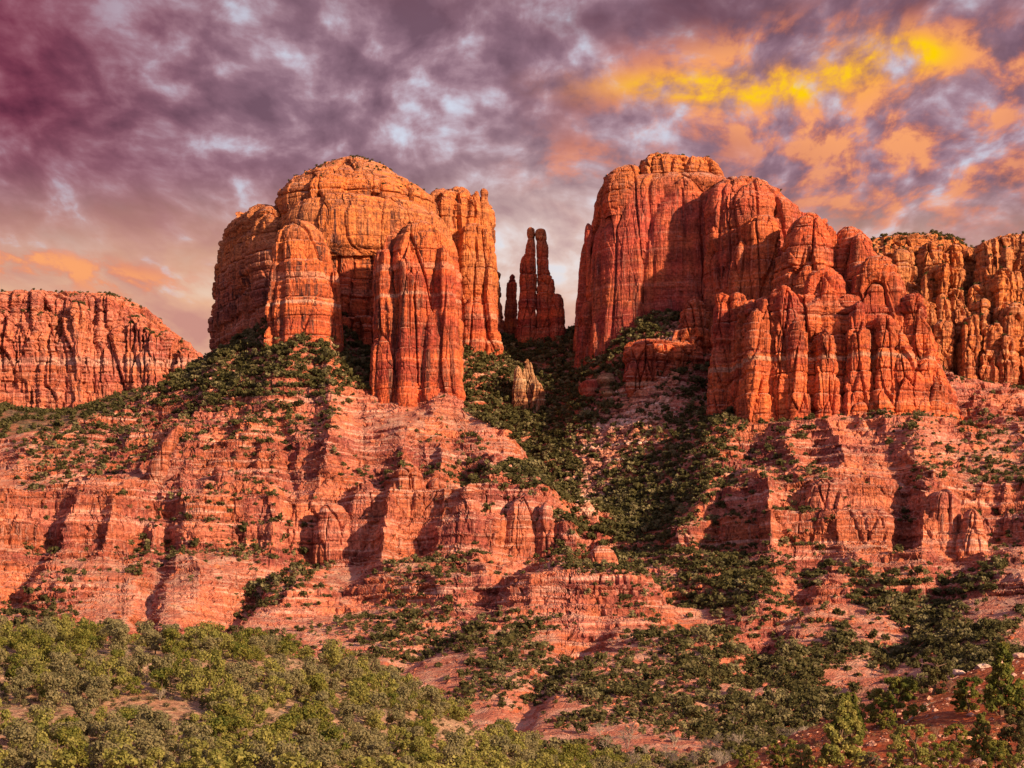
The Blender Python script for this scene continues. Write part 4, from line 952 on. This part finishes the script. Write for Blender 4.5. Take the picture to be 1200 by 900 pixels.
inframe = lambda q: 0 < SPf[q, 0] < 1200 and (SPf[q, 1] < 745 or SPf[q, 0] > 420)
show = sorted(keep, key=lambda q: -(hs[q] / SVf[q, 1]) * (1 if inframe(q) else 0.01))
sp_ = [('shrub' if i % 3 else 'juniper', proto('shrub' if i % 3 else 'juniper', 1.0, 260, 0.065, 80 + i, [M_DARK, M_DARK, M_JUNG][i % 3])) for i in range(9)]
def zone(q):
    x, y = SPf[q]
    if SVf[q, 1] > 1180 and 540 < x < 860: return 'in the gully between the buttes'
    if y < 500: return 'on the slope under the left butte' if x < 560 else 'beneath the right butte'
    if y < 650: return 'on the left cliff bench' if x < 660 else 'on the right cliff bench'
    if x < 700: return 'on the lower left slope' if y < 760 else 'behind the near left hill'
    return 'on the right valley slope' if y < 740 else 'on the lower right valley floor'
zl = {}
for q in show[:300]: zl.setdefault(zone(q), []).append(q)
for zn, L_ in zl.items():
    for i_, q in enumerate(sorted(L_, key=lambda q: SPf[q, 0])):
        i = rs.randint(9); h = hs[q]
        put_plant('pinyon_tree', [('crown', sp_[i][1][0]), ('trunk', sp_[i][1][1])], SVf[q], h, rs.uniform(0, 6.28),
                  f"{'dark' if i % 3 != 2 else 'grey green'} pinyon {zn}, {ORD(i_ + 1)} from the left there", 'pinyon tree', 'pinyons on the slopes', rs.uniform(0.75, 1.05))
rest = show[300:]
mass('scrub', [(*SVf[q], hs[q], rs.uniform(0.65, 1.0)) for q in rest[::2] + rest[1::4]], 'shrub', 70, 0.13, 31, M_DARKT, 'dark scrub dotted over the red slopes and packed in the gully', 10)
mass('pale_brush', [(*SVf[q], hs[q], rs.uniform(0.65, 1.0)) for q in rest[3::4]], 'juniper', 70, 0.11, 32, M_GREYT, 'grey green brush mixed through the slopes', 10)

# bushes on the tops of the buttes and rims
pl = []
def caps(key, n, zmin, hh, nzmin=0.55, band=None):
    V, N = CAPV[key]; ok = np.where((N[:, 2] > nzmin * 0.5) & (V[:, 2] > zmin))[0]
    if len(ok) == 0: return
    for q in rs.choice(ok, n): 
        p = V[q]; h = rs.uniform(*hh); pl.append((p[0], p[1], p[2] - 0.1 * h, h, 0.85))
caps(('sandstone_butte', 19), 150, 372, (0.9, 2.8)); caps(('sandstone_butte.001', 22), 14, 400, (1.0, 3.0)); caps(('sandstone_butte.001', 23), 10, 395, (1.0, 3.0))
caps(('sandstone_butte.001', 26), 22, 350, (1.0, 2.6)); caps(('sandstone_tower', 12), 10, 390, (1, 2)); caps(('sandstone_butte.001', 24), 6, 390, (1.0, 2.4))
caps(('sandstone_mesa', 90), 420, 500, (2.5, 6.0)); caps(('sandstone_ridge', 80), 500, 350, (1.5, 4.5)); caps(('sandstone_ridge', 81), 90, 330, (1.5, 4.0))
for k_ in list(CAPV):
    if k_[0] == 'sandstone_ridge' and k_[1] >= 100: caps(k_, 5, CAPV[k_][0][:, 2].max() - 14, (1.2, 3.2))
    if k_[0] == 'sandstone_mesa' and k_[1] >= 130: caps(k_, 14, CAPV[k_][0][:, 2].max() - 30, (2.0, 5.0))
mass('rim_shrubbery', pl, 'shrub', 80, 0.12, 33, M_DARKT, 'dark shrubs on the rims and tops of the buttes')
FVf = FV.reshape(-1, 3); ii = rs.randint(0, len(FVf), 4500)
mass('far_woods', [(*FVf[q], rs.uniform(5, 11), 0.8) for q in ii], 'shrub', 60, 0.14, 34, M_DARKT, 'bluish far woods on the slope below the distant mesa')


# ------------------------------------------------------------------ plants and things of the near right slope
NVf = NV.reshape(-1, 3)
NVc = NV[:, (NV[..., 1] < 205).all(0)] if False else np.where((NV[..., 1] < 196)[..., None], NV, 1e6)
def on_near(px, py): return near_vertex(NVc, px, py)
near_protos = {}
def NP(kind, mat, seed, n, size):
    key = (kind, mat.name, seed)
    if key not in near_protos: near_protos[key] = proto(kind, 1.0, n, size, seed, mat)
    return near_protos[key]
def near_plant(kind, mat, px, ybase, hpx, label, cat, name, seed, squash=1.0, n=7500, size=0.017):
    p = on_near(px, ybase); h = hpx * p[1] / F; m = NP(kind, mat, seed, n, size)
    return put_plant(name, [('crown', m[0]), ('trunk', m[1])], (p[0], p[1], p[2] - 0.03), h, rs.uniform(0, 6.28), label, cat, None, squash)
J, Pn, Sh = 'full', 'pine', 'full'
near_plant(J, M_DARK, 1092, 815, 58, 'large dark green juniper on the crest of the near red slope', 'juniper tree', 'juniper_tree', 1)
near_plant(J, M_PINE, 1052, 850, 60, 'broad bright olive juniper just left of the large dark crest juniper', 'juniper tree', 'juniper_tree', 2)
near_plant(J, M_JUN, 1030, 852, 46, 'smaller olive juniper tucked against the left of the broad bright one', 'juniper tree', 'juniper_tree', 3)
near_plant(Pn, M_JUN, 988, 902, 92, 'tallest upright pinyon rising from the left end of the red slope', 'pinyon tree', 'pinyon_tree', 4, n=8000)
near_plant(Pn, M_PINE, 997, 862, 52, 'slim young pinyon behind the tallest upright pinyon', 'pinyon tree', 'pinyon_tree', 5)
near_plant(Sh, M_PINE, 1040, 856, 26, 'small bright green bush in the bare red dirt left of the dead log', 'bush', 'green_bush', 6)
near_plant(J, M_PINE, 1136, 832, 42, 'rounded green juniper between the dark crest juniper and the bare trunked pine', 'juniper tree', 'juniper_tree', 7)
near_plant(Sh, M_PINE, 1128, 834, 26, 'low yellow green bush at the foot of the rounded green juniper', 'bush', 'green_bush', 8)
near_plant(Pn, M_PINE, 1174, 838, 86, 'slender pinyon with a bare lower trunk near the right edge', 'pinyon tree', 'pinyon_tree', 9, n=7000)
near_plant(J, M_PINE, 918, 900, 40, 'rounded juniper at the bottom end of the red slope crest', 'juniper tree', 'juniper_tree', 10)
near_plant(J, M_JUN, 940, 905, 36, 'olive juniper between the rounded bottom juniper and the tallest pinyon', 'juniper tree', 'juniper_tree', 11)
near_plant(Sh, M_PINE, 874, 905, 34, 'bright bush at the far left tip of the red slope', 'bush', 'green_bush', 12)
near_plant(J, M_JUN, 1068, 905, 58, 'yellow green juniper low on the red slope under the log', 'juniper tree', 'juniper_tree', 13)
near_plant(Sh, M_PINE, 1120, 880, 34, 'dense green bush in the middle of the near red slope', 'bush', 'green_bush', 14)
near_plant(J, M_PINE, 1108, 912, 46, 'bright juniper cut by the bottom edge of the picture, left of the grey shrub', 'juniper tree', 'juniper_tree', 15)
near_plant(Pn, M_JUN, 1150, 892, 58, 'thin olive pinyon sapling below the bare trunked pine', 'pinyon tree', 'pinyon_tree', 16)
near_plant(J, M_PINE, 1168, 905, 40, 'low spreading juniper in the bottom right corner, left of the dark one', 'juniper tree', 'juniper_tree', 17)
near_plant(J, M_DARK, 1198, 892, 66, 'dark juniper at the right edge above the corner', 'juniper tree', 'juniper_tree', 18)
near_plant(Pn, M_PINE, 1196, 845, 40, 'half hidden young pinyon at the right edge beside the pale crest rocks', 'pinyon tree', 'pinyon_tree', 19)
near_plant(Sh, M_JUN, 1192, 915, 34, 'olive bush in the extreme bottom right corner', 'bush', 'green_bush', 20)
near_plant(Sh, M_JUNG, 1020, 905, 26, 'grey green bush right of the tallest pinyon foot', 'bush', 'green_bush', 21)
near_plant(J, M_PINE, 1260, 840, 60, 'juniper just beyond the right edge of the red slope', 'juniper tree', 'juniper_tree', 22)
M_TWIG = new_mat('brown_twigs'); M_TWIG[2].inputs['Base Color'].default_value = (0.20, 0.11, 0.08, 1); M_TWIG = M_TWIG[0]
M_STRAW = new_mat('straw'); M_STRAW[2].inputs['Base Color'].default_value = (0.50, 0.38, 0.26, 1); M_STRAW = M_STRAW[0]
tw = [bare_proto(1.0, 60 + i, M_TWIG) for i in range(3)]; gw = [bare_proto(1.0, 70 + i, M_GREY) for i in range(3)]
for px, py, h, lab in [(1113, 812, 26, 'leafless brown shrub right of the large dark crest juniper'), (1098, 868, 24, 'leafless brown shrub left of the dense mid slope bush'), (1060, 838, 20, 'leafless brown shrub beside the upper end of the log'),
                       (1150, 822, 24, 'leafless brown shrub left of the bare trunked pine'), (1128, 900, 28, 'leafless brown shrub at the bottom of the red slope'), (1090, 832, 16, 'tiny leafless brown shrub under the large dark crest juniper'), (1185, 862, 22, 'leafless brown shrub below the bare trunked pine')]:
    p = on_near(px, py); e = empty('bare_shrub', p); e.scale = (h * p[1] / F,) * 3; e.rotation_euler = (0, 0, rs.uniform(0, 6)); tag(e, lab, 'bare shrub')
    c = bpy.data.objects.new('branches', tw[rs.randint(3)]); col.objects.link(c); c.parent = e
# leafless shrubs among the junipers of the left hill
hb = [(70, 772), (150, 765), (166, 782), (232, 775), (300, 768), (345, 792), (372, 806), (120, 800), (60, 822), (188, 815), (262, 830), (330, 836), (325, 872), (400, 850), (452, 838), (512, 862), (455, 880), (90, 872), (215, 868), (270, 800)]
for i, (px, py) in enumerate(sorted(hb)):
    p = near_vertex(np.where((LV[..., 1] < 560)[..., None], LV, 1e6), px, py + 6); h = rs.uniform(2.2, 4.2); e = empty('bare_shrub', p); e.scale = (h, h, h); e.rotation_euler = (0, 0, rs.uniform(0, 6))
    tag(e, f'leafless grey shrub among the junipers of the near left hill, {ORD(i + 1)} from the left', 'bare shrub', 'leafless shrubs on the near left hill')
    c = bpy.data.objects.new('branches', gw[i % 3]); col.objects.link(c); c.parent = e
# tufts of dry grass and litter over the red slope
ok = np.where((NVf[:, 1] < 240) & (NVf[:, 1] > 100))[0]; ids = rs.choice(ok, 4200); dn = fbm(NVf[ids, 0] / 6, NVf[ids, 1] / 6, None, 2, 901); ids = ids[dn > 0.0]
mass('dry_grass', [(*NVf[q], rs.uniform(0.15, 0.62), 0.8) for q in ids], 'shrub', 60, 0.08, 36, tint_mat(foliage_mat('dry', (0.24, 0.12, 0.07), (0.34, 0.22, 0.12), (0.20, 0.11, 0.07)), 'dry_mass'), 'low dry tufts and litter on the red slope')
items = []
for q in rs.choice(ok, 2200):
    V, Fc = protos[rng.randrange(12)]; s_ = min(0.8, 0.08 + rng.expovariate(1 / 0.13)); items.append((V * s_ + NVf[q], Fc))
o = merge('gravel', items, M_SCREE); tag(o, 'red and pale stones strewn on the near red slope', 'gravel', kind='stuff')
# dead log
p0, p1 = on_near(1060, 851), on_near(1090, 826)
log = empty('dead_log', p0); tag(log, 'grey dead log lying diagonally on the bare red dirt', 'log')
d = Vector(p1 - p0); segs = []; q_ = np.zeros(3); r_ = 0.08
for i in range(6):
    n_ = np.array(d) * (i + 1) / 6 + np.array([rs.uniform(-.05, .05), rs.uniform(-.05, .05), 0.12 + rs.uniform(0, .06)]); segs.append((q_ if i else np.array([0, 0, 0.1]), r_, n_, r_ * 0.86)); q_ = n_; r_ *= 0.86
V, Fc = stem_np(segs, 8); mesh_np('trunk', V, Fc, M_GREY, log)
V, Fc = stem_np([(segs[2][2], 0.04, segs[2][2] + np.array([0.3, -0.2, 0.5]), 0.015), (segs[4][2], 0.03, segs[4][2] + np.array([0.4, 0.1, 0.4]), 0.01), (segs[5][2], 0.03, segs[5][2] + np.array([0.5, 0.3, 0.15]), 0.01)], 5); mesh_np('branch', V, Fc, M_GREY, log)
# pale crest rocks
for px, py, w_, lab in [(1118, 775, 16, 'wide pale pink boulder behind the rounded green juniper on the crest'), (1150, 776, 12, 'pale pink boulder right of the wide crest boulder'), (1172, 772, 9, 'small pale boulder right of the two crest boulders'), (1196, 768, 12, 'pale pink boulder at the right edge of the crest')]:
    p = near_vertex(NV, px, py + 3); s_ = w_ * p[1] / F; V, Fc = rock_np(rng, s_, 0.5, 3); o = mesh_np('boulder', V, Fc, M_SCREE); o.location = p; tag(o, lab, 'boulder')
# bare grey trees on the valley floor between the hills
Gs = []
for i in range(34):
    px = rs.uniform(690, 960); py = rs.uniform(862, 925) if px < 860 else rs.uniform(850, 885); Gs.append((px, py))
Gs.sort()
for i, (px, py) in enumerate(Gs):
    sel = (SV[..., 1] > 560) & (SV[..., 1] < 760); G_ = np.where(sel[..., None], SV, 1e6); p = near_vertex(G_, px, min(py, 905)); h = rs.uniform(5.5, 9.5)
    e = empty('bare_tree', p); e.scale = (h, h, h); e.rotation_euler = (0, 0, rs.uniform(0, 6)); tag(e, f'leafless grey tree on the valley floor between the near hills, {ORD(i + 1)} from the left', 'bare tree', 'leafless trees on the valley floor')
    c = bpy.data.objects.new('branches', gw[i % 3]); col.objects.link(c); c.parent = e
w = (SV[..., 1] > 520) * (SV[..., 1] < 660) * (SP[..., 0] > 660) * (SP[..., 0] < 870)
mass('tall_grass', [(*SVf[q], rs.uniform(0.8, 1.8), 1.0) for q in pick(SV, SP, w, 1500, 41)], 'shrub', 60, 0.10, 37, tint_mat(foliage_mat('straw_leaf', (0.38, 0.28, 0.17), (0.46, 0.36, 0.24), (0.34, 0.24, 0.15)), 'straw_mass'), 'pale straw coloured brush on the valley floor')
